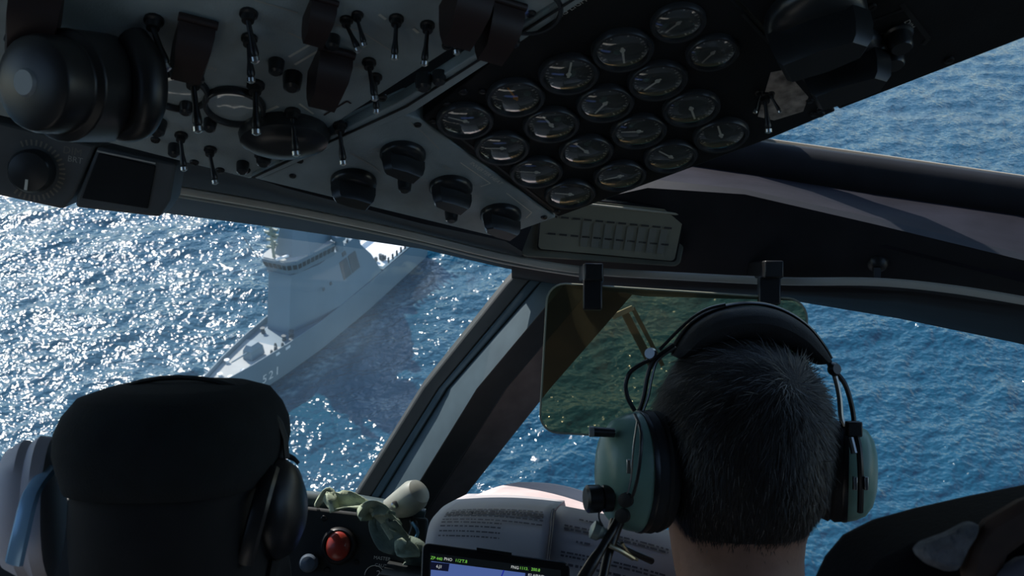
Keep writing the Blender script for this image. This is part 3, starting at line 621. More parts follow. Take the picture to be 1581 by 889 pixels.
# switch panel: toggles, buttons, knobs, two glazed dials, red guarded switches
for x, y, r_, s_ in ((280, 208, 10, 1.0), (325, 230, 20, 1.0), (385, 58, 5, 1.1), (580, 118, 0, .95), (612, 28, -10, 1.0), (660, 38, -15, 1.0), (525, 193, 10, 1.1), (452, 172, 10, 1.2), (535, 30, 60, .9), (552, 22, 30, .8), (20, 60, 70, 1.1), (570, 95, 20, 1.0), (238, 30, 40, 1.3), (384, 20, 20, 1.2), (700, 20, 10, 1.0), (395, 130, 0, 1.3), (300, 120, 10, 1.4)):
    toggle(x, y, sw, r_, s_)
for x, y, s_ in ((245, 188, 1.0), (408, 236, 1.0), (288, 160, .8), (325, 186, .8), (427, 95, .9), (270, 225, .8), (375, 252, .8), (400, 232, .6), (678, 113, .8), (750, 54, .7), (793, 56, .7), (654, 118, 1.0), (452, 116, 1.1), (514, 58, .8)):
    button(x, y, sw, s_)
for x, y in ((300, 250, ), (340, 262), (715, 140), (590, 150), (380, 262), (455, 230), (820, 20), (240, 215), (690, 70)): screw(x, y, sw)
for x, y, s_ in ((510, 95, 1.25), (494, 14, .9), (300, 50, 1.25), (770, 22, 1.2), (720, -10, 1.3), (60, -5, 1.6)):
    def b_guard():
        m_ = MB(); m_.loft([[Vector((x_*k, y_*k2+dy, z)) for x_, y_ in ((-.011, -.016), (.011, -.016), (.011, .016), (-.011, .016))] for k, k2, dy, z in ((1, 1, 0, 0), (1, 1, 0, .014), (.95, .8, -.003, .022), (.8, .5, -.008, .028))]); return m_
    def b_hinge():
        m_ = MB(); m_.cyl((-.012, .016, .004), (.012, .016, .004), .0028, seg=10); return m_
    place('switch_guard', 'guard', b_guard, M_red, sw, OM(x, y, 0, -25) @ Matrix.Scale(s_, 4), [('hinge', b_hinge, M_red)])
def b_dial():
    m_ = MB(); m_.lathe((0, 0, 0), (0, 0, 1), [(.0270, -.001), (.0270, .004), (.0255, .006), (.0235, .006), (.0225, .003), (.0225, -.0008)], 36, ux=(1, 0, 0)); return m_
def b_dglass():
    m_ = MB(); m_.lathe((0, 0, .0035), (0, 0, 1), [(.0232, 0), (.022, .0006), (.01, .001), (.0005, .0011)], 32, ux=(1, 0, 0), caps=False); return m_
def b_dface():
    m_ = MB(); m_.lathe((0, 0, .0002), (0, 0, 1), [(.0228, 0), (.0228, .0005)], 32, ux=(1, 0, 0)); return m_
for x, y, s_ in ((275, 138, .98), (362, 162, 1.0), (816, 12, 1.0)):
    place('glazed_dial', 'dial', b_dial, M_bez, sw, OM(x, y) @ Matrix.Scale(s_, 4), [('dial_face', b_dface, mat('dial_glare', (.75, .82, .85), .5)), ('glass', b_dglass, M_glossglass)] if 'dial' not in cache else ())  # pale face colour stands in for glare on the dial glass
# large oval black knob under the toggles
mb = MB(); Mk = OM(440, 200); 
mb.lathe((0, 0, 0), (0, 0, 1), [(.034, 0), (.036, .006), (.034, .014), (.026, .019), (.012, .021)], 32, ux=(1, 0, 0), sx=1.15, sy=.8)
ok = part('oval_knob', mb, M_knob, sw, local=True); ok.matrix_basis = wmat(sw).inverted() @ Mk
line('marking', [(446, 88), (480, 68)], .0011, sw, M_white); line('marking', [(455, 100), (492, 78), (506, 88)], .0011, sw, M_white)
line('marking', [(445, 50), (525, 87)], .0007, sw); line('marking', [(505, 34), (560, 50), (606, 80)], .0006, sw); line('marking', [(392, 0), (460, 20)], .0007, sw)
line('marking', [(396, 178), (430, 164)], .0016, sw, M_white); line('marking', [(420, 188), (440, 172)], .0013, sw, M_white); line('marking', [(462, 160), (484, 176)], .001, sw, M_white)
line('marking', [(500, 178), (536, 156), (542, 160)], .0009, sw, M_red)
line('marking', [(578, 148), (588, 153)], .0011, sw, M_white); line('marking', [(735, 42), (750, 50)], .0009, sw); line('marking', [(585, 22), (596, 30)], .0013, sw, M_white); line('marking', [(638, 44), (646, 51)], .0013, sw, M_white)
ptext('OFF', 556, 104, 575, 110, .007, sw); ptext('TRIM', 320, 104, 352, 116, .007, sw); ptext('WING LIGHTS', 880, 14, 912, -6, .0075, sw)
# --- cylindrical lamp hanging at upper left, with its curved bracket
lc = oh(120, 130, .05)
lp = thing('map_lamp', 'bulky black cylindrical lamp with a pale round end cap, upper left corner', 'lamp', lc)
axl = (OM(0, 0).to_3x3() @ Vector((1, .12, 0))).normalized()
a0 = at(50, 128, .745); ax_ = (at(215, 140, .845)-a0).normalized()
mb = MB(); mb.lathe(a0, ax_, [(.024, -.006), (.034, .0), (.036, .006), (.036, .024), (.042, .028), (.042, .070), (.037, .074), (.034, .080)], 28); part('housing', mb, M_black, lp, bevel=.001)
mb = MB(); mb.lathe(a0, ax_, [(.009, -.0085), (.0105, -.006)], 20); part('end_cap', mb, mat('cap_grey', (.25, .27, .28), .4), lp)
mb = MB(); mb.tube([at(205, 60, .80), at(228, 105, .79), at(230, 160, .79), at(216, 192, .80), at(188, 200, .81), at(176, 190, .82)], [.012, .014, .013, .0115, .010, .008], seg=12, sub=6); part('bracket', mb, M_black, lp)
mb = MB(); mb.cyl(oh(120, 110, .045), oh(120, 90, -.005), .018, seg=14); part('mount', mb, M_black, lp)
# --- lower left box with a dial, and the blank box beside it: they hang under the header's lip
BX = Plane(at(60, 262, .98), (.10, -1, -.22))
def bx(px, py, off=0): return BX.hit(px, py, off)
M_box = mat('box_grey', (.085, .088, .088), .55, var=.2)
db = thing('dial_box', 'grey-brown box with a big black knob and tick ring, far left under the overhead', 'control box', bx(40, 265))
mb = MB(); mb.prism([bx(*p) for p in ((-140, 158), (0, 188), (148, 224), (112, 305), (97, 323), (0, 302), (-140, 275))], -BX.n*.06); part('case', mb, M_box, db, bevel=.003)
def FM(P, px, py, rot=0, off=0): return frame(P.hit(px, py, off), Vector((1, 0, -.22)), P.n) @ Matrix.Rotation(R(rot), 4, 'Z')
o = part('dial_knob', MB().lathe((0, 0, 0), (0, 0, 1), [(.0205, 0), (.0205, .010), (.018, .014), (.006, .016)], 30, ux=(1, 0, 0)), M_knob, db, local=True); o.matrix_basis = wmat(db).inverted() @ FM(BX, 52, 263)
mb = MB(); mb.box((0, -.012, .0155), (.0012, 0, 0), (0, .005, 0), (0, 0, .0008)); p_ = part('pointer_mark', mb, M_white, o, local=True)
mb = MB()
for k in range(26):
    a = R(120-k*9.6); dr = Vector((math.cos(a), math.sin(a), 0)); ds = Vector((-math.sin(a), math.cos(a), 0)); r0, r1 = .0235, .029; z_ = Vector((0, 0, .0006))
    mb.add([dr*r0-ds*.0009+z_, dr*r0+ds*.0009+z_, dr*r1+ds*.0009+z_, dr*r1-ds*.0009+z_], [(0, 1, 2, 3)])
o2 = part('tick_ring', mb, mat('tick_tan', (.22, .19, .15), .6), db, local=True); o2.matrix_basis = wmat(db).inverted() @ FM(BX, 52, 263)
text('lettering', 'DIM', .010, FM(BX, 112, 234), mat('tick_tan2', (.2, .17, .14), .6), db); text('lettering', 'BRT', .008, FM(BX, 116, 247), M_whitedim, db)
bb = thing('blank_box', 'plain dark box with a recessed cover beside the dial box', 'control box', bx(195, 280))
mb = MB(); mb.prism([bx(*p) for p in ((150, 226), (272, 252), (262, 310), (246, 335), (116, 320), (118, 304))], -BX.n*.05); part('case', mb, M_box, bb, bevel=.003)
mb = MB(); mb.prism([bx(*p, .002) for p in ((152, 236), (240, 256), (228, 322), (126, 306))], -BX.n*.003); part('cover', mb, M_panel_dk, bb, bevel=.001)
mb = MB(); mb.tube([bx(150, 233, .002), bx(240, 252, .002)], .0009, seg=6); part('edge_strip', mb, M_whitedim, bb)
# ------------------------------------------------------------------ instrument panel and glareshield at the bottom
DP = Plane(at(540, 850, 1.36), (.05, -1, .18))
def dp(px, py, off=0): return DP.hit(px, py, off)
M_dash = mat('dash_black', (.018, .021, .022), .5, var=.25)
M_lip = mat('glareshield_lip', (.06, .085, .09), .45, var=.2)
ip = thing('instrument_panel', 'black instrument panel with a round red light, between the cap and the tablet', 'panel', dp(540, 850))
mb = MB(); mb.prism([dp(*p) for p in ((-700, 745), (440, 778), (560, 792), (660, 800), (660, 1100), (-700, 1100))], -DP.n*.03); part('face', mb, M_dash, ip, bevel=.004)
mb = MB(); mb.tube([dp(-700, 722, -.02), dp(0, 745, -.02), dp(440, 770, -.02), dp(560, 784, -.02), dp(655, 800, -.02)], .013, seg=10, sub=4); part('top_lip', mb, M_lip, ip)
ml = wmat(ip).inverted()
def DM(px, py, rot=0, off=0): return frame(dp(px, py, off), Vector((1, 0, -.12)), DP.n) @ Matrix.Rotation(R(rot), 4, 'Z')
o = part('light_ring', MB().lathe((0, 0, 0), (0, 0, 1), [(.021, -.002), (.021, .004), (.018, .008), (.0155, .008), (.0155, .002)], 30, ux=(1, 0, 0)), M_black, ip, local=True); o.matrix_basis = ml @ DM(523, 842) @ Matrix.Scale(1.15, 4)
part('red_lens', MB().lathe((0, 0, .002), (0, 0, 1), [(.0155, 0), (.015, .006), (.012, .010), (.006, .0125), (.001, .013)], 28, ux=(1, 0, 0), sx=.92, sy=1.1), mat('red_lens', (.34, .04, .025), .3), o, local=True)
text('lettering', 'WARN', .006, DM(523, 840, 0, .0155), mat('red_print', (.7, .45, .4), .5), ip)
for s_, x, y, z_ in (('MASTER', 590, 862, .0062), ('CAUT', 588, 873, .006), ('2', 584, 886, .012)): text('lettering', s_, z_, DM(x, y, 0, .0008), M_white, ip)
mb = MB(); c = DM(578, 888, 0, .001)
ring = [c @ Vector((.0125*math.cos(R(a)), .0125*math.sin(R(a)), 0)) for a in range(-10, 200, 15)]
mb.tube(ring, .0006, seg=5); part('dial_arc', mb, M_white, ip)
for x, y in ((500, 800), (505, 880), (550, 868)):
    o = part('screw', MB().lathe((0, 0, -.001), (0, 0, 1), [(.004, 0), (.004, .002), (.003, .003)], 12, ux=(1, 0, 0)), M_screw, ip, local=True); o.matrix_basis = ml @ DM(x, y)
o = part('round_knob', MB().lathe((0, 0, 0), (0, 0, 1), [(.012, 0), (.012, .012), (.009, .018), (.003, .02)], 22, ux=(1, 0, 0)), mat('knob_bluegrey', (.10, .13, .17), .3), ip, local=True); o.matrix_basis = ml @ DM(478, 868)
# glareshield decks (structure) under the windscreens
mb = MB(); mb.grid([[at(-700, 735, 1.38), at(440, 771, 1.385), at(575, 786, 1.385), at(650, 800, 1.385)], [at(-700, 712, 1.6), at(450, 756, 1.72), at(560, 763, 1.74), at(650, 775, 1.74)], [at(-700, 720, 1.9), at(450, 760, 1.9), at(560, 768, 1.9), at(650, 775, 1.9)]])
struct('trim_15', sheet_solid([mb.v[0:4], mb.v[4:8], mb.v[8:12]], (0, 0, -.01)), M_lip)
mb = MB(); mb.grid([[C(-.16, 1.25, -.345), C(.3, 1.22, -.40), C(1.35, 1.12, -.48)], [C(-.16, 1.5, -.37), C(.3, 1.5, -.46), C(1.35, 1.4, -.54)], [C(-.16, 1.9, -.42), C(.3, 1.9, -.57), C(1.35, 1.9, -.62)]]); struct('trim_16', sheet_solid([mb.v[0:3], mb.v[3:6], mb.v[6:9]], (0, 0, -.01)), M_dash)
# draped pale-green cloth strap
st = thing('cloth_strap', 'crumpled pale green cloth strap hanging over the instrument panel edge', 'strap', dp(590, 790, .02))
M_strap = mat('strap_green', (.36, .42, .30), .8, var=.25, scale=60, bump=.3, bscale=500)
def ribbon(path, wd, nrm, thick=.002, sub=5, curl=.0):
    P = smooth_path([Vector(p) for p in path], sub); n = len(P); rowsA = []
    W = np.interp(np.linspace(0, 1, n), np.linspace(0, 1, len(wd)), wd)
    for i, p in enumerate(P):
        t_ = (P[min(i+1, n-1)]-P[max(i-1, 0)]).normalized(); s_ = t_.cross(Vector(nrm)).normalized(); u_ = s_.cross(t_)
        rowsA.append([p+s_*W[i]*k+u_*(curl*W[i]*math.cos(k*2.6+i*.35)) for k in (-1, -.5, 0, .5, 1)])
    return MB().grid(rowsA)
part('fold', ribbon([dp(487, 782, .0), dp(497, 768, .01), dp(508, 759, .015), dp(512, 770, .025), dp(517, 790, .025)], [.004, .005, .005, .007, .007], (0, -1, .4), curl=.5), M_strap, st, solid=.0015)
part('fold', ribbon([dp(505, 762, .012), dp(520, 772, .02), dp(545, 776, .026), dp(575, 783, .03), dp(600, 800, .032), dp(615, 815, .03)], [.008, .013, .012, .009, .010, .006], (0, -.7, .8), curl=.6), M_strap, st, solid=.0015)
part('fold', ribbon([dp(560, 800, .036), dp(566, 789, .04), dp(580, 784, .04), dp(598, 792, .04)], [.012, .011, .008, .006], (0, -1, .2), curl=.8), M_strap, st, solid=.0015)
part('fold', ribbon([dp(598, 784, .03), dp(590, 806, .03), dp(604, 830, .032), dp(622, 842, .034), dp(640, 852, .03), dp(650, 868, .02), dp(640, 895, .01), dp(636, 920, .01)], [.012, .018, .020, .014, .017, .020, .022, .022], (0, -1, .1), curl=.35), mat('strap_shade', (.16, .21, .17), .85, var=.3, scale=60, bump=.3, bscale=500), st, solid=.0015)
part('fold', ribbon([dp(590, 808, .05), dp(598, 820, .05), dp(605, 832, .05)], [.003, .0035, .003], (0, -1, .3)), M_strap, st, solid=.0015)
part('fold', ribbon([dp(615, 832, .05), dp(622, 846, .052), dp(636, 850, .05), dp(648, 856, .045)], [.005, .011, .008, .004], (0, -1, .5), curl=.5), M_strap, st, solid=.0015)
# stubby grey swivel lamp at the foot of the post
sl_ = thing('swivel_lamp', 'stubby grey cylindrical lamp leaning at the foot of the centre post', 'lamp', at(620, 785, 1.390))
M_lamp = mat('lamp_grey', (.30, .31, .27), .4, var=.2, scale=40)
a0, a1 = at(600, 796, 1.400), at(645, 760, 1.370); ax_ = a1-a0
mb = MB(); mb.lathe(a0, ax_, [(.004, -.004), (.018, 0), (.020, .006), (.021, ax_.length*.9), (.017, ax_.length*1.05), (.008, ax_.length*1.12)], 24); part('barrel', mb, M_lamp, sl_)
mb = MB(); mb.tube([at(583, 790, 1.400), at(600, 787, 1.395), at(612, 780, 1.390)], [.007, .010, .012], seg=12, sub=3); part('neck', mb, M_lamp, sl_)
mb = MB(); mb.lathe(at(610, 779, 1.365), (0, -1, .3), [(.005, -.003), (.005, .002), (.003, .003)], 14); part('screw', mb, M_metal, sl_)
mb = MB(); mb.tube([at(632, 800, 1.380), at(640, 812, 1.370), at(630, 832, 1.370), at(612, 832, 1.380)], .006, seg=10, sub=5); part('swivel', mb, M_black, sl_)
mb = MB(); mb.tube([at(636, 806, 1.350), at(645, 822, 1.345), at(636, 838, 1.350)], .0022, seg=8, sub=5); part('blue_wire', mb, mat('wire_blue', (.05, .16, .28), .4), sl_)
# ------------------------------------------------------------------ papers on the glareshield
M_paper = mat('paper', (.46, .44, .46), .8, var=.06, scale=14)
M_ink = mat('ink', (.10, .095, .11), .8)
def sheet(name, lab, L, Rr, nu=12, mcol=M_paper, bulge=.0):
    """curved sheet between a left and a right edge polyline"""
    L = smooth_path(L, 4); Rr = smooth_path(Rr, 4); th = thing(name, lab, 'paper', sum(L+Rr, Vector())/(len(L)+len(Rr)))
    rws = [[a.lerp(b, k/nu)+Vector((0, -bulge*math.sin(math.pi*k/nu)*.6, bulge*math.sin(math.pi*k/nu))) for k in range(nu+1)] for a, b in zip(L, Rr)]
    part('page', MB().grid(rws), mcol, th, solid=.0012)
    return th, rws
def ink(th, rws, u0, u1, v0, v1, seed, name='printed_text'):
    g = random.Random(seed); mb = MB(); nr_, nc_ = len(rws)-1, len(rws[0])-1
    def S(u, v):
        i = min(int(v*nr_), nr_-1); j = min(int(u*nc_), nc_-1); a, b = v*nr_-i, u*nc_-j
        return rws[i][j].lerp(rws[i][j+1], b).lerp(rws[i+1][j].lerp(rws[i+1][j+1], b), a)+Vector((0, -.0010, .0012))
    u = u0
    while u < u1:
        w_ = g.uniform(.012, .05); e = min(u+w_, u1); mb.add([S(u, v1), S(e, v1), S(e, v0), S(u, v0)], [(0, 1, 2, 3)]); u = e+g.uniform(.006, .016)
    part(name, mb, M_ink, th)
tl, rw = sheet('text_page', 'curved printed page standing behind the tablet, left of the black margin line',
    [at(655, 850, 1.10), at(658, 830, 1.11), at(664, 806, 1.13), at(676, 790, 1.17), at(690, 778, 1.27), at(722, 762, 1.48)],
    [at(845, 870, 1.06), at(848, 846, 1.07), at(851, 818, 1.09), at(853, 792, 1.13), at(858, 783, 1.23), at(872, 772, 1.44)], bulge=.004)
for k, v in enumerate((.58, .535, .505, .47, .42, .38, .33, .27, .21)):
    ink(tl, rw, .10 if k else .13, .93 if k < 5 else .6, v, v+(.026 if k in (1, 2) else .016), k)
mb = MB(); mb.tube([r[-1]+Vector((.0, -.002, .001)) for r in rw[:15]], .0011, seg=5); part('margin_line', mb, M_ink, tl)
tr, rw2 = sheet('text_page', 'curved printed page between the margin line and the green headset cup',
    [at(842, 905, 1.05), at(848, 866, 1.07), at(851, 838, 1.085), at(855, 810, 1.11), at(858, 790, 1.14), at(866, 780, 1.2)],
    [at(1080, 960, 1.02), at(1085, 925, 1.03), at(1090, 896, 1.05), at(1092, 870, 1.08), at(1095, 850, 1.12), at(1098, 838, 1.18)], bulge=.004)
for k, v in enumerate((.72, .60, .56, .44, .30, .26, .18)): ink(tr, rw2, .07 if k not in (0, 3) else .16, .26 if k in (0, 3) else .75, v, v+.022, 40+k)
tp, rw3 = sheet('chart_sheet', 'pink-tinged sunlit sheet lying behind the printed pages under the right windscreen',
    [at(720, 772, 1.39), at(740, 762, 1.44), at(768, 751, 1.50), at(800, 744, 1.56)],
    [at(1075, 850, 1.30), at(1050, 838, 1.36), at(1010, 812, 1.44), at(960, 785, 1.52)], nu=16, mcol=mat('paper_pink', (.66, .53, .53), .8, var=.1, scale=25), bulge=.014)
# ------------------------------------------------------------------ tablet
TB = Plane(at(770, 868, 1.02), (.06, -1, .35))
tq = [TB.hit(*p) for p in ((652, 837), (880, 868), (878, 1030), (645, 1010))]
tbl = thing('tablet', 'black tablet showing a blue map with green readouts, bottom centre', 'tablet', TB.hit(770, 900))
mb = MB(); mb.prism(rrect(tq, .07, 5, .7), TB.n*-.009); part('case', mb, M_black, tbl, bevel=.0015)
def tbp(px, py, off=.0006): return TB.hit(px, py, off)
def emat(name, c, s): 
    m = mat(name, (0, 0, 0), .4, emit=(*c, s)); return m
mb = MB(); mb.add([tbp(664, 853), tbp(866, 880), tbp(864, 1010), tbp(656, 985)], [(0, 1, 2, 3)]); scr = part('screen', mb, emat('screen_black', (.002, .003, .004), 1), tbl)
mb = MB(); mb.add([tbp(666, 866, .001), tbp(862, 891, .001), tbp(860, 1000, .001), tbp(660, 975, .001)], [(0, 1, 2, 3)]); part('map', mb, emat('map_blue', (.05, .085, .24), 1), scr)
mb = MB(); mb.add([tbp(665, 867, .0014), tbp(694, 870, .0014), tbp(692, 882, .0014), tbp(664, 879, .0014)], [(0, 1, 2, 3)]); nv_ = emat('box_navy', (.003, .004, .014), 1); part('readout_box', mb, nv_, scr); mb = MB(); mb.add([tbp(811, 884, .0014), tbp(863, 891, .0014), tbp(862, 904, .0014), tbp(810, 898, .0014)], [(0, 1, 2, 3)]); part('readout_box', mb, nv_, scr)
mb = MB(); mb.tube([tbp(778, 880, .0014), tbp(770, 900, .0014), tbp(760, 930, .0014)], .0007, seg=5); part('track_line', mb, emat('track_blue', (.01, .015, .22), 1), scr)
E_g = emat('screen_green', (.14, .42, .06), 1); E_w = emat('screen_white', (.38, .4, .4), 1)
for s_, x, y, m_ in (('ZP 440', 674, 862, E_g), ("PHO", 692, 863.5, E_w), ("112'T.8", 712, 866, E_g), ('FNG', 795, 876, E_w), ('1113.', 809, 877.5, E_g), ('200.8', 827, 879.5, E_g), ('6.J1', 678, 874.5, E_w), ('KLAPWD', 828, 889, E_w)):
    xd = (tbp(866, 880)-tbp(664, 853)).normalized(); text('readout', s_, .0040, frame(tbp(x, y, .0018), xd, TB.n), m_, scr)
mb = MB(); mb.prism([tbp(736, 845, .002), tbp(790, 853, .002), tbp(790, 858, .002), tbp(736, 850, .002)], TB.n*-.003); part('clip', mb, M_black, tbl)
o = part('camera_dot', MB().lathe(tbp(875, 872, .0005), TB.n, [(.0011, 0), (.0009, .0003)], 10), mat('dot_grey', (.2, .2, .2), .3), tbl)
# ------------------------------------------------------------------ seat at the lower right
se = thing('crew_seat', 'blurred dark padded seat back filling the lower right corner', 'seat', at(1480, 1000, .55))
prof = [(1225, 960), (1243, 889), (1262, 848), (1290, 815), (1335, 792), (1400, 774), (1480, 756), (1581, 736), (1700, 722), (1850, 722), (1960, 760), (1990, 1000), (1990, 1500), (1240, 1500)]
mb = MB(); mb.prism([at(x, y, .61) for x, y in prof], (0, -.09, 0)); part('backrest', mb, mat('seat_black', (.006, .006, .008), .9, var=.3, scale=20, bump=.2, bscale=300, spec=.1), se, bevel=.018, seg=4)
M_fl = mat('fleece_grey', (.12, .12, .13), .95, var=.4, scale=120, bump=.9, bscale=300)
mb = MB(); mb.prism([at(x, y, .505) for x, y in ((1416, 856), (1432, 842), (1470, 828), (1500, 812), (1520, 810), (1512, 832), (1500, 850), (1490, 872), (1482, 886), (1462, 884), (1436, 874))], (0, .013, 0)); part('fleece_patch', mb, M_fl, se, bevel=.005)
mb = MB(); mb.prism([at(x, y, .508) for x, y in ((1505, 836), (1530, 806), (1581, 776), (1680, 740), (1690, 800), (1600, 830), (1560, 860), (1545, 900), (1490, 900))], (0, .012, 0)); part('brown_strap', mb, mat('strap_brown', (.05, .026, .018), .7, var=.4, scale=40), se, bevel=.004)
mb = MB(); mb.prism([at(x, y, .503) for x, y in ((1545, 889), (1581, 866), (1680, 850), (1680, 900), (1545, 930))], (0, .012, 0)); part('pale_pad', mb, mat('pad_lilac', (.09, .085, .11), .8, var=.2), se, bevel=.004)
# ------------------------------------------------------------------ people
def ringz(cx, cy, z, rx, ry, n=40, e=2.2, nose=0, back=0, chin=0):
    out = []
    for k in range(n):
        a = 2*math.pi*k/n; c, s_ = math.cos(a), math.sin(a)
        x = rx*math.copysign(abs(c)**(2/e), c); y = ry*math.copysign(abs(s_)**(2/e), s_)
        if nose: y += nose*math.exp(-((a-math.pi/2)/.20)**2)
        out.append(Vector((cx+x, cy+y, z)))
    return out
def body(name, lab, cx, cy, zc, wh, m_skin, shirt, lean=0.0, turn=0.0, wn=.060, sw=.23):
    """one continuous surface from hips to crown; zc is the crown, wh the half width of the head; faces +y"""
    th = thing(name, lab, 'person', (CAM.x+cx, CAM.y+cy, CAM.z+zc-.85))
    k = wh/.078; H = []
    def add(dz, x, y, rx, ry, e=2.2, nose=0): H.append((dz, x, y, rx, ry, e, nose))
    add(-.000, 0, .00, .012, .016, 2); add(-.006, 0, 0, .034, .042, 2); add(-.018, 0, 0, .054, .068, 2.1); add(-.036, 0, 0, .068, .086, 2.2)
    add(-.060, 0, .002, .076, .096, 2.3); add(-.085, 0, .003, .078, .099, 2.3, .0); add(-.105, 0, .003, .0775, .098, 2.3, .001); add(-.118, 0, .004, .077, .096, 2.3, .006)
    add(-.135, 0, .006, .0755, .092, 2.3, .014); add(-.150, 0, .010, .073, .087, 2.2, .022); add(-.158, 0, .013, .0715, .084, 2.2, .010); add(-.168, 0, .016, .069, .080, 2.2, .010); add(-.176, 0, .018, .0675, .077, 2.2, .004); add(-.184, 0, .02, .066, .075, 2.2, .009)
    add(-.200, 0, .018, .064, .072, 2.2, .004); add(-.215, 0, .010, .0625, .067, 2.2, .008); add(-.228, 0, .0, .061, .060, 2.1); add(-.245, 0, -.012, wn, .058, 2.1); add(-.275, 0, -.016, wn, .060, 2.1); add(-.300, 0, -.018, wn+.006, .064, 2.1)
    for (dz, x, y, rx, ry, e) in ((-.318, 0, -.018, wn+.025, .070, 2.1), (-.335, 0, -.016, .13, .080, 2.2), (-.355, 0, -.012, .18, .092, 2.4), (-.385, 0, -.008, sw-.012, .104, 2.7), (-.43, 0, -.004, sw, .115, 2.8), (-.52, 0, 0, sw-.005, .122, 2.7), (-.66, 0, 0, .19, .12, 2.5), (-.80, 0, 0, .175, .12, 2.4), (-.90, 0, 0, .18, .125, 2.4)):
        add(dz, x, y, rx, ry, e)
    rg = []; col = []
    for dz, x, y, rx, ry, e, ns in H:
        kk = k if dz > -.23 else 1.0
        r_ = ringz(0, y, dz, rx*kk, ry*(1 if dz < -.23 else k**.5), 48, e, ns)
        t_ = turn*max(0, min(1, (dz+.30)/.08)); ct, st_ = math.cos(t_), math.sin(t_)
        rg.append([Vector((CAM.x+cx+p.x*ct-p.y*st_+lean*(dz+.3 if dz > -.3 else 0), CAM.y+cy+p.x*st_+p.y*ct, CAM.z+zc+dz)) for p in r_])
    mb = MB(); mb.loft(rg); bo = part('body', mb, m_skin, th, sharp=False)
    # flight suit as a second skin from the collar down
    cl = []
    for (dz, *_), r_ in zip(H, rg):
        if dz <= -.295:
            c_ = sum(r_, Vector())/len(r_); cl.append([p+(p-c_).normalized()*.010+Vector((0, 0, .004 if dz > -.31 else 0)) for p in r_])
    mb = MB(); mb.loft(cl, cap=False); part('flight_suit', mb, shirt, th, solid=.004, sharp=False)
    # ears, eyes, mouth
    for sx in (-1, 1):
        mb = MB(); t_ = turn; c0 = Vector((sx*.0765*k, 0, -.135)); ex = Vector((CAM.x+cx, CAM.y+cy, CAM.z+zc))
        mb.lathe(ex+c0, (sx, -.25, 0), [(.012, -.004), (.016, .002), (.017, .006), (.012, .008), (.004, .005)], 16, ux=(0, 0, 1), sx=1.6, sy=1.0); part('ear', mb, m_skin, th)
        mb = MB(); mb.lathe(ex+Vector((sx*.032*k, .094, -.112)), (sx*.1, 1, 0), [(.011, -.008), (.011, 0), (.007, .004), (.002, .0055)], 14, sx=.7, sy=1); part('eye', mb, mat('eye_white', (.6, .58, .55), .3), th)
    mb = MB(); mb.box(Vector((CAM.x+cx, CAM.y+cy+.1, CAM.z+zc-.179)), (.022, 0, 0), (0, .005, 0), (0, 0, .004)); part('mouth', mb, mat('lips', (.3, .12, .10), .5), th, bevel=.003)
    return th, rg, H
PX, PY, PZ = .2185, .99, -.058
pm, rg, HH = body('person', 'person with short dark hair wearing a green headset, seen from behind', PX, PY, PZ, .0755, M_skin, M_cloth, turn=0.0, wn=.087)
# --- hair: a cap of scalp colour, thousands of short strands combed down from the crown
M_scalp = mat('hair_base', (.016, .014, .013), .7, var=.4, scale=200, bump=.6, bscale=500)
iz = [i for i, h in enumerate(HH) if h[0] >= -.246]
def hairline(a, dz):      # how low the hair reaches, by angle: lowest at the nape, high over ears and brow
    s_ = math.sin(a)
    if s_ < -.55: return -.172
    if s_ < .15: return -.172+(s_+.55)/.70*.050
    return -.122+(s_-.15)/.85*.075
cen = [sum(r, Vector())/len(r) for r in rg]
mb = MB(); n_ = 48; shell = []
for i in iz:
    rw_ = []
    for k in range(n_):
        a = 2*math.pi*k/n_; hl_ = hairline(a, 0); p = rg[i][k]; d = (p-cen[i]); d = Vector((d.x, d.y, .04 if HH[i][0] > -.05 else 0)).normalized()
        t_ = .006*max(-.5, min(1, (HH[i][0]-hl_)/.02)); rw_.append(p+d*t_+Vector((0, 0, .006 if HH[i][0] > -.02 else 0)))
    shell.append(rw_)
mb.loft(shell); part('hair_base', mb, M_scalp, pm, sharp=False)
mh = bpy.data.materials.new('hair'); mh.use_nodes = True; b = mh.node_tree.nodes['Principled BSDF']; b.inputs['Roughness'].default_value = .5
at_ = mh.node_tree.nodes.new('ShaderNodeAttribute'); at_.attribute_name = 'tone'
rp_ = mh.node_tree.nodes.new('ShaderNodeValToRGB'); rp_.color_ramp.elements[0].color = (.012, .0105, .010, 1); rp_.color_ramp.elements[1].color = (.20, .19, .18, 1); rp_.color_ramp.elements[0].position = .25
mh.node_tree.links.new(at_.outputs['Fac'], rp_.inputs[0]); mh.node_tree.links.new(rp_.outputs[0], b.inputs['Base Color'])
V = []; Fc = []; tone = []
g = random.Random(11); crown = Vector((CAM.x+PX+.028, CAM.y+PY-.070, CAM.z+PZ-.030)); nh = 0
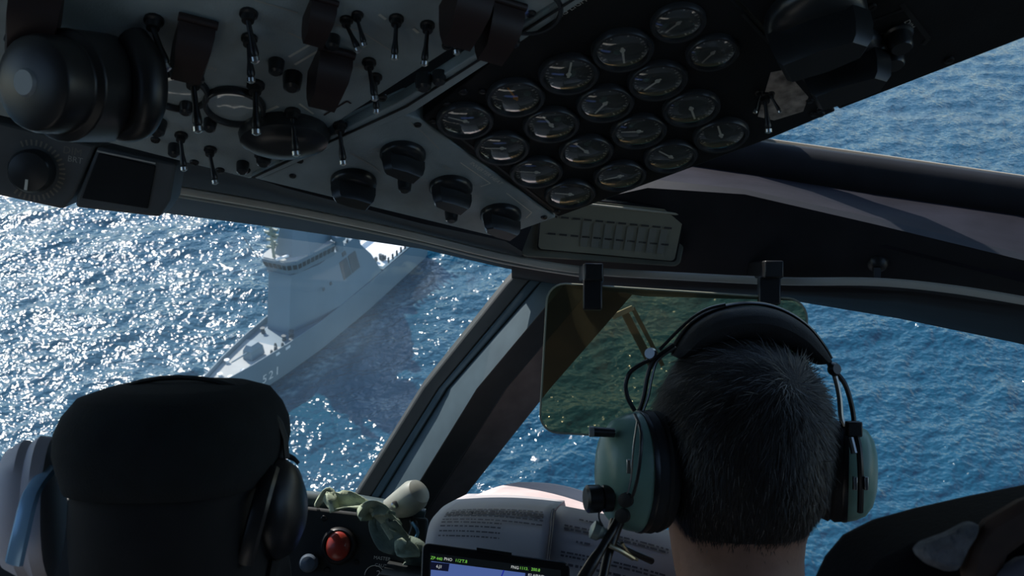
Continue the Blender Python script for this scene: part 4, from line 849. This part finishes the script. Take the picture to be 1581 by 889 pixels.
while nh < 15000:
    i = g.choice(iz[:-1]); wgt = {0: .02, 1: .1, 2: .35}.get(i, 1) * min(1, (HH[i][0]-HH[i+1][0])/.02)
    if g.random() > wgt: continue
    u = g.random()*n_; k = int(u); a = u-k; v = g.random()
    p0 = shell[i][k].lerp(shell[i][(k+1) % n_], a); p1 = shell[i+1][k].lerp(shell[i+1][(k+1) % n_], a); p = p0.lerp(p1, v)
    ang = 2*math.pi*u/n_
    if HH[i][0]+(HH[i+1][0]-HH[i][0])*v < hairline(ang, 0)+g.uniform(-.022, .012): continue
    if math.sin(ang) > .35 and g.random() < .75: continue
    nn = (shell[i][(k+1) % n_]-shell[i][k]).cross(p1-p0).normalized()
    if nn.dot(p-Vector((CAM.x+PX, CAM.y+PY, CAM.z+PZ-.1))) < 0: nn = -nn
    away = p-crown; away = away-nn*away.dot(nn); dist = away.length; away.normalize()
    down = Vector((0, -.2, -1)); down = down-nn*down.dot(nn)
    swirl = nn.cross(away)
    flow = (away*(1.2 if dist < .07 else .5)+down*min(1.2, dist*9)+swirl*.5*math.exp(-dist*22)).normalized()
    flow = (flow+Vector((g.gauss(0, .22), g.gauss(0, .22), g.gauss(0, .22)))).normalized()
    hz = (p.z-(CAM.z+PZ-.22))/.22; ln = (.006+.014*max(0, hz)**1.5)*g.uniform(.7, 1.3)
    lift = .38 if hz > .6 else .28
    w_ = .00034; sd = flow.cross(nn).normalized()*w_
    m1 = p+(flow+nn*lift).normalized()*ln*.55; m2 = m1+(flow+nn*(lift*.25-.1)).normalized()*ln*.5
    k0_ = len(V); V += [p-sd, p+sd, m1+sd*.8, m1-sd*.8, m2]; Fc += [(k0_, k0_+1, k0_+2, k0_+3), (k0_+3, k0_+2, k0_+4)]
    side_ = min(1, abs(p.x-CAM.x-PX)/.07)
    gt_ = g.random(); tn = g.uniform(.6, .9) if gt_ < .03+.05*side_ else g.uniform(0, .35)
    tone += [tn]*5; nh += 1
mb = MB(); mb.v = V; mb.f = Fc
hr = part('hair', mb, mh, pm, sharp=False); hr['kind'] = 'stuff'
fa = hr.data.attributes.new('tone', 'FLOAT', 'POINT'); fa.data.foreach_set('value', np.array(tone, np.float32))
# --- green headset
hs = thing('headset', 'green headset with a black padded headband worn by the short-haired person', 'headset', C(PX, PY, PZ-.1))
def hp(px, py, d=.985): return at(px, py, d)
M_wire = mat('headset_wire', (.03, .03, .032), .3, .4); M_steel = mat('headset_steel', (.35, .36, .36), .3, 1)
M_pad = mat('pad_black', (.013, .014, .016), .8, var=.3, scale=50, bump=.3, bscale=600)
arc_ = [(1036, 548), (1046, 528), (1066, 502), (1098, 482), (1140, 472), (1180, 473), (1215, 485), (1247, 507), (1270, 535), (1282, 556)]
P = smooth_path([hp(x, y, .985) for x, y in arc_], 4); rws_o = []; mb = MB(); N_ = len(P); rings = []
cc = hp(1160, 640, .985)
for i, p in enumerate(P):
    t_ = (P[min(i+1, N_-1)]-P[max(i-1, 0)]).normalized(); o_d = Vector((0, 1, 0)).cross(t_); o_d = o_d if o_d.dot(p-cc) > 0 else -o_d; o_d.normalize()
    u_ = i/(N_-1); th_ = .0045+.0135*math.sin(math.pi*min(1, max(0, u_)))**.6; wd_ = .030*(.45+.55*math.sin(math.pi*u_)**.5)
    rings.append([p+Vector((0, 1, 0))*(wd_*math.cos(2*math.pi*q/14))-o_d*(th_*(1+math.sin(2*math.pi*q/14))*.9) for q in range(14)])
mb.loft(rings); part('headband_pad', mb, M_pad, hs)
mb = MB(); mb.tube([hp(x, y-3, .985) for x, y in arc_], .0022, seg=8, sub=4, flat=((0, 1, 0), 2.6, .9)); part('headband', mb, M_wire, hs)
for nm, pts, r_, m_ in (('yoke_wire', [(1040, 532), (1010, 556), (1000, 580), (994, 612), (985, 640)], .0022, M_wire), ('yoke_wire', [(1044, 536), (1016, 556), (1007, 582), (1001, 612), (990, 642)], .0012, M_steel),
    ('cable_loop', [(1012, 552), (990, 562), (972, 576), (966, 596), (970, 616), (980, 634)], .0021, M_wire),
    ('yoke_wire', [(1278, 556), (1289, 580), (1296, 612), (1299, 645), (1306, 660)], .0026, M_steel), ('cable_loop', [(1290, 574), (1304, 592), (1313, 618), (1318, 645), (1318, 664)], .0024, M_wire),
    ('cable_loop', [(1018, 540), (1060, 498), (1090, 478), (1120, 470)], .0016, M_wire)):
    mb = MB(); mb.tube([hp(x, y, .975) for x, y in pts], r_, seg=8, sub=5); part(nm, mb, m_, hs)
mb = MB(); mb.lathe(hp(1005, 546, .97), (-.5, -1, .2), [(.004, -.004), (.006, 0), (.005, .004)], 14); part('slider_knob', mb, M_steel, hs)
mb = MB(); mb.lathe(hp(1288, 570, .97), (.5, -1, .2), [(.005, -.004), (.007, 0), (.005, .004)], 14); part('slider_knob', mb, M_wire, hs)
def cup(cxp, cyp, d, sx, hh, depth, sealw, tilt):
    c_ = hp(cxp, cyp, d); ax_ = Vector((sx, -.30, tilt)).normalized()
    mb = MB(); mb.lathe(c_, ax_, [(1.0*hh, -.002), (1.02*hh, .004), (.98*hh, depth*.35), (.88*hh, depth*.65), (.68*hh, depth*.86), (.4*hh, depth*.97), (.05*hh, depth)], 36, ux=(0, 0, 1), sx=1, sy=.72)
    cu_ = part('ear_cup', mb, M_green, hs)
    mb = MB(); mb.lathe(c_, ax_, [(.80*hh, -sealw), (.98*hh, -sealw*.9), (1.04*hh, -sealw*.6), (1.0*hh, -sealw*.5), (1.05*hh, -sealw*.35), (1.03*hh, -.002)], 36, ux=(0, 0, 1), sx=1, sy=.74); part('ear_seal', mb, M_rubber, cu_)
    mb = MB(); mb.lathe(c_, ax_, [(1.035*hh, -.002), (1.045*hh, .0), (1.035*hh, .003)], 36, ux=(0, 0, 1), sx=1, sy=.74); part('rim', mb, M_wire, cu_)
    return cu_, c_, ax_
cu, c_, ax_ = cup(988, 728, .955, -1, .054, .040, .026, .03)
mb = MB(); mb.tube([hp(980, 640, .925), hp(990, 668, .90), hp(987, 720, .895), hp(978, 762, .90), hp(968, 772, .905)], .0016, seg=8, sub=5); part('yoke', mb, M_wire, cu)
mb = MB(); mb.tube([hp(984, 650, .90), hp(978, 690, .893), hp(974, 740, .897), hp(966, 772, .905)], .0009, seg=6, sub=4); part('yoke_highlight', mb, M_steel, cu)
mb = MB(); mb.lathe(hp(966, 772, .904), (-.6, -1, 0), [(.0065, -.003), (.0065, .002), (.003, .003)], 16); mb.lathe(hp(961, 796, .908), (-.6, -1, 0), [(.0065, -.003), (.0065, .002), (.003, .003)], 16); part('grommet', mb, M_rubber, cu)
mb = MB(); mb.box(hp(971, 720, .894), (.002, 0, 0), (0, .002, 0), (0, 0, .006)); part('pivot_pin', mb, M_steel, cu, bevel=.0006)
mb = MB(); mb.cyl(hp(948, 668, .93), hp(912, 666, .925), .0042, .0046, seg=12); lv = part('volume_stub', mb, M_black, cu); mb = MB(); mb.cyl(hp(917, 666, .925), hp(910, 666, .925), .0049, seg=12); part('stub_cap', mb, mat('stub_grey', (.25, .27, .27), .4), lv)
mb = MB(); mb.lathe(hp(937, 769, .93), (-1, -.2, 0), [(.012, -.004), (.012, .004), (.0105, .005), (.0125, .007), (.0125, .018), (.010, .020)], 22); part('boom_knob', mb, M_black, cu)
cur, c2, ax2 = cup(1304, 728, .985, 1, .046, .030, .024, -.02)
mb = MB(); mb.tube([hp(1318, 664, .955), hp(1326, 690, .942), hp(1329, 740, .94), hp(1328, 790, .95)], .0030, seg=8, sub=4); part('yoke', mb, M_wire, cur)
mb = MB(); mb.tube([hp(1313, 676, .945), hp(1319, 700, .94)], .003, seg=8); part('yoke_highlight', mb, M_steel, cur)
for x in (1320, 1337):
    mb = MB(); mb.box(hp(x, 746, .937), (.0018, 0, 0), (0, .002, 0), (0, 0, .006)); part('pivot_pin', mb, M_steel, cur, bevel=.0006)
mb = MB(); mb.box(hp(1318, 662, .95), (.007, 0, 0), (0, .005, 0), (0, 0, .007)); part('yoke_block', mb, M_black, cur, bevel=.0015)
# cables and microphone arm below the cup
mb = MB(); mb.tube([hp(955, 800, .93), hp(946, 818, .92), hp(930, 845, .91), hp(915, 868, .90), hp(890, 910, .89)], [.004, .0042, .004, .0055, .0065], seg=10, sub=5); part('cable', mb, M_wire, hs)
mb = MB(); mb.tube([hp(952, 806, .935), hp(944, 832, .925), hp(937, 862, .915), hp(926, 915, .90)], [.007, .0058, .0042, .004], seg=10, sub=5); part('cable', mb, M_wire, hs)
mb = MB(); mb.tube([hp(925, 785, .92), hp(925, 800, .915), hp(931, 812, .915)], .0009, seg=6, sub=4); part('thin_wire', mb, M_wire, hs)
mb = MB(); mb.tube([hp(918, 820, .92), hp(934, 828, .925), hp(955, 842, .93), hp(975, 852, .94), hp(1006, 866, .96)], [.004, .0028, .0026, .0026, .0032], seg=10, sub=5); part('microphone_arm', mb, M_wire, hs)
mb = MB(); mb.lathe(hp(918, 818, .92), (1, 0, -.4), [(.004, -.004), (.0085, -.002), (.0085, .004), (.005, .008), (.005, .014)], 16); part('arm_joint', mb, mat('joint_grey', (.30, .36, .34), .35, .3), hs)
mb = MB(); mb.tube([hp(940, 842, .91), hp(958, 850, .912), hp(978, 862, .92)], .0022, seg=8, sub=4); mb.tube([hp(960, 838, .912), hp(972, 856, .92), hp(984, 864, .925)], .0016, seg=8, sub=4); part('metal_clip', mb, mat('clip_brass', (.5, .42, .28), .35, .8), hs)
# --- second person, dark cap, at the left
QX, QY, QZ = -.231, .72, -.070
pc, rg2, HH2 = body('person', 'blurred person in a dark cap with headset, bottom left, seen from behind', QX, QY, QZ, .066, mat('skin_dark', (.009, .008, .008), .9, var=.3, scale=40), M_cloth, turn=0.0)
rings = []
for i, h in enumerate(HH2):
    if h[0] < -.125: break
    c0 = sum(rg2[i], Vector())/48; gset = {0: .8}.get(i, 0)
    rings.append([p+Vector(((p-c0).x, (p-c0).y, 0)).normalized()*.008+Vector((0, 0, .014 if h[0] > -.03 else .008 if h[0] > -.05 else 0)) for p in rg2[i]])
mb = MB()
# crown: flat topped, bulging over a tight band
def capring(hw, hd, z, e=2.6, ox=0): return [Vector((CAM.x+QX+ox+p.x, CAM.y+QY+p.y, CAM.z+z)) for p in ringz(0, 0, 0, hw, hd, 48, e)]
mb.loft([capring(.066, .090, -.131), capring(.069, .094, -.120), capring(.0715, .098, -.106), capring(.0705, .097, -.094), capring(.066, .092, -.083), capring(.058, .082, -.0725), capring(.044, .062, -.0675), capring(.02, .03, -.066)]); 
cp = part('cap', mb, M_cap, pc, sharp=False)
mb = MB(); rb = []
for k in range(13):
    a = R(30+k*10); rb.append((a,))
rows_b = []
for r_ in (1.0, 1.25, 1.5, 1.62):
    rows_b.append([Vector((CAM.x+QX+.068*math.cos(a[0])*min(r_, 1.15), CAM.y+QY+.097*math.sin(a[0])*r_, CAM.z-.122-(r_-1)*.03*(1-.4*abs(math.cos(a[0]))))) for a in rb])
mb.grid(rows_b); part('cap_peak', mb, M_cap, cp, solid=.003)
h2 = thing('headset', 'dark headset with a pale blue-lit left edge worn over the dark cap', 'headset', C(QX, QY, -.15))
for sx in (-1, 1):
    xx = QX+(.068 if sx > 0 else -.100); ks = 1 if sx > 0 else 1.35
    mb = MB(); mb.lathe(C(xx, QY-.005, -.152), (sx, -.2, 0), [(r_*ks, h_*ks) for r_, h_ in ((.030, -.012), (.036, -.010), (.037, -.004), (.034, 0), (.035, .004), (.030, .012), (.018, .018), (.003, .02))], 28, ux=(0, 0, 1), sx=1, sy=.75); cu2 = part('ear_cup', mb, mat('cup_lit_lilac', (.75, .71, .76), .6) if sx < 0 else M_black, h2)  # left cup's lilac-grey has the window light painted in; right cup stays black
    if sx < 0: cu2['label'] = 'ear cup coloured lilac-grey as if lit from the left'
    mb = MB(); xy = xx if sx > 0 else xx+.019
    mb = MB(); mb.tube([C(xy+sx*.0, QY-.02, -.122), C(xy+sx*.001, QY-.045, -.134), C(xy-.005, QY-.052, -.16), C(xy-.010, QY-.05, -.178)], .005, seg=8, sub=4, flat=((1, 0, 0), 1.2, .6)); part('yoke', mb, mat('yoke_lit_blue', (.35, .60, .85), .25, .2) if sx < 0 else M_wire, cu2)  # pale blue of the left yoke stands in for sky light on it
pth = [C(QX+.0745*math.cos(R(a)), QY+.0, -.118+.056*math.sin(R(a))**.8) for a in range(0, 181, 10)]
mb = MB(); mb.tube(pth, .0022, seg=8, flat=((0, 1, 0), 2.5, .8)); part('headband', mb, M_rubber, h2)
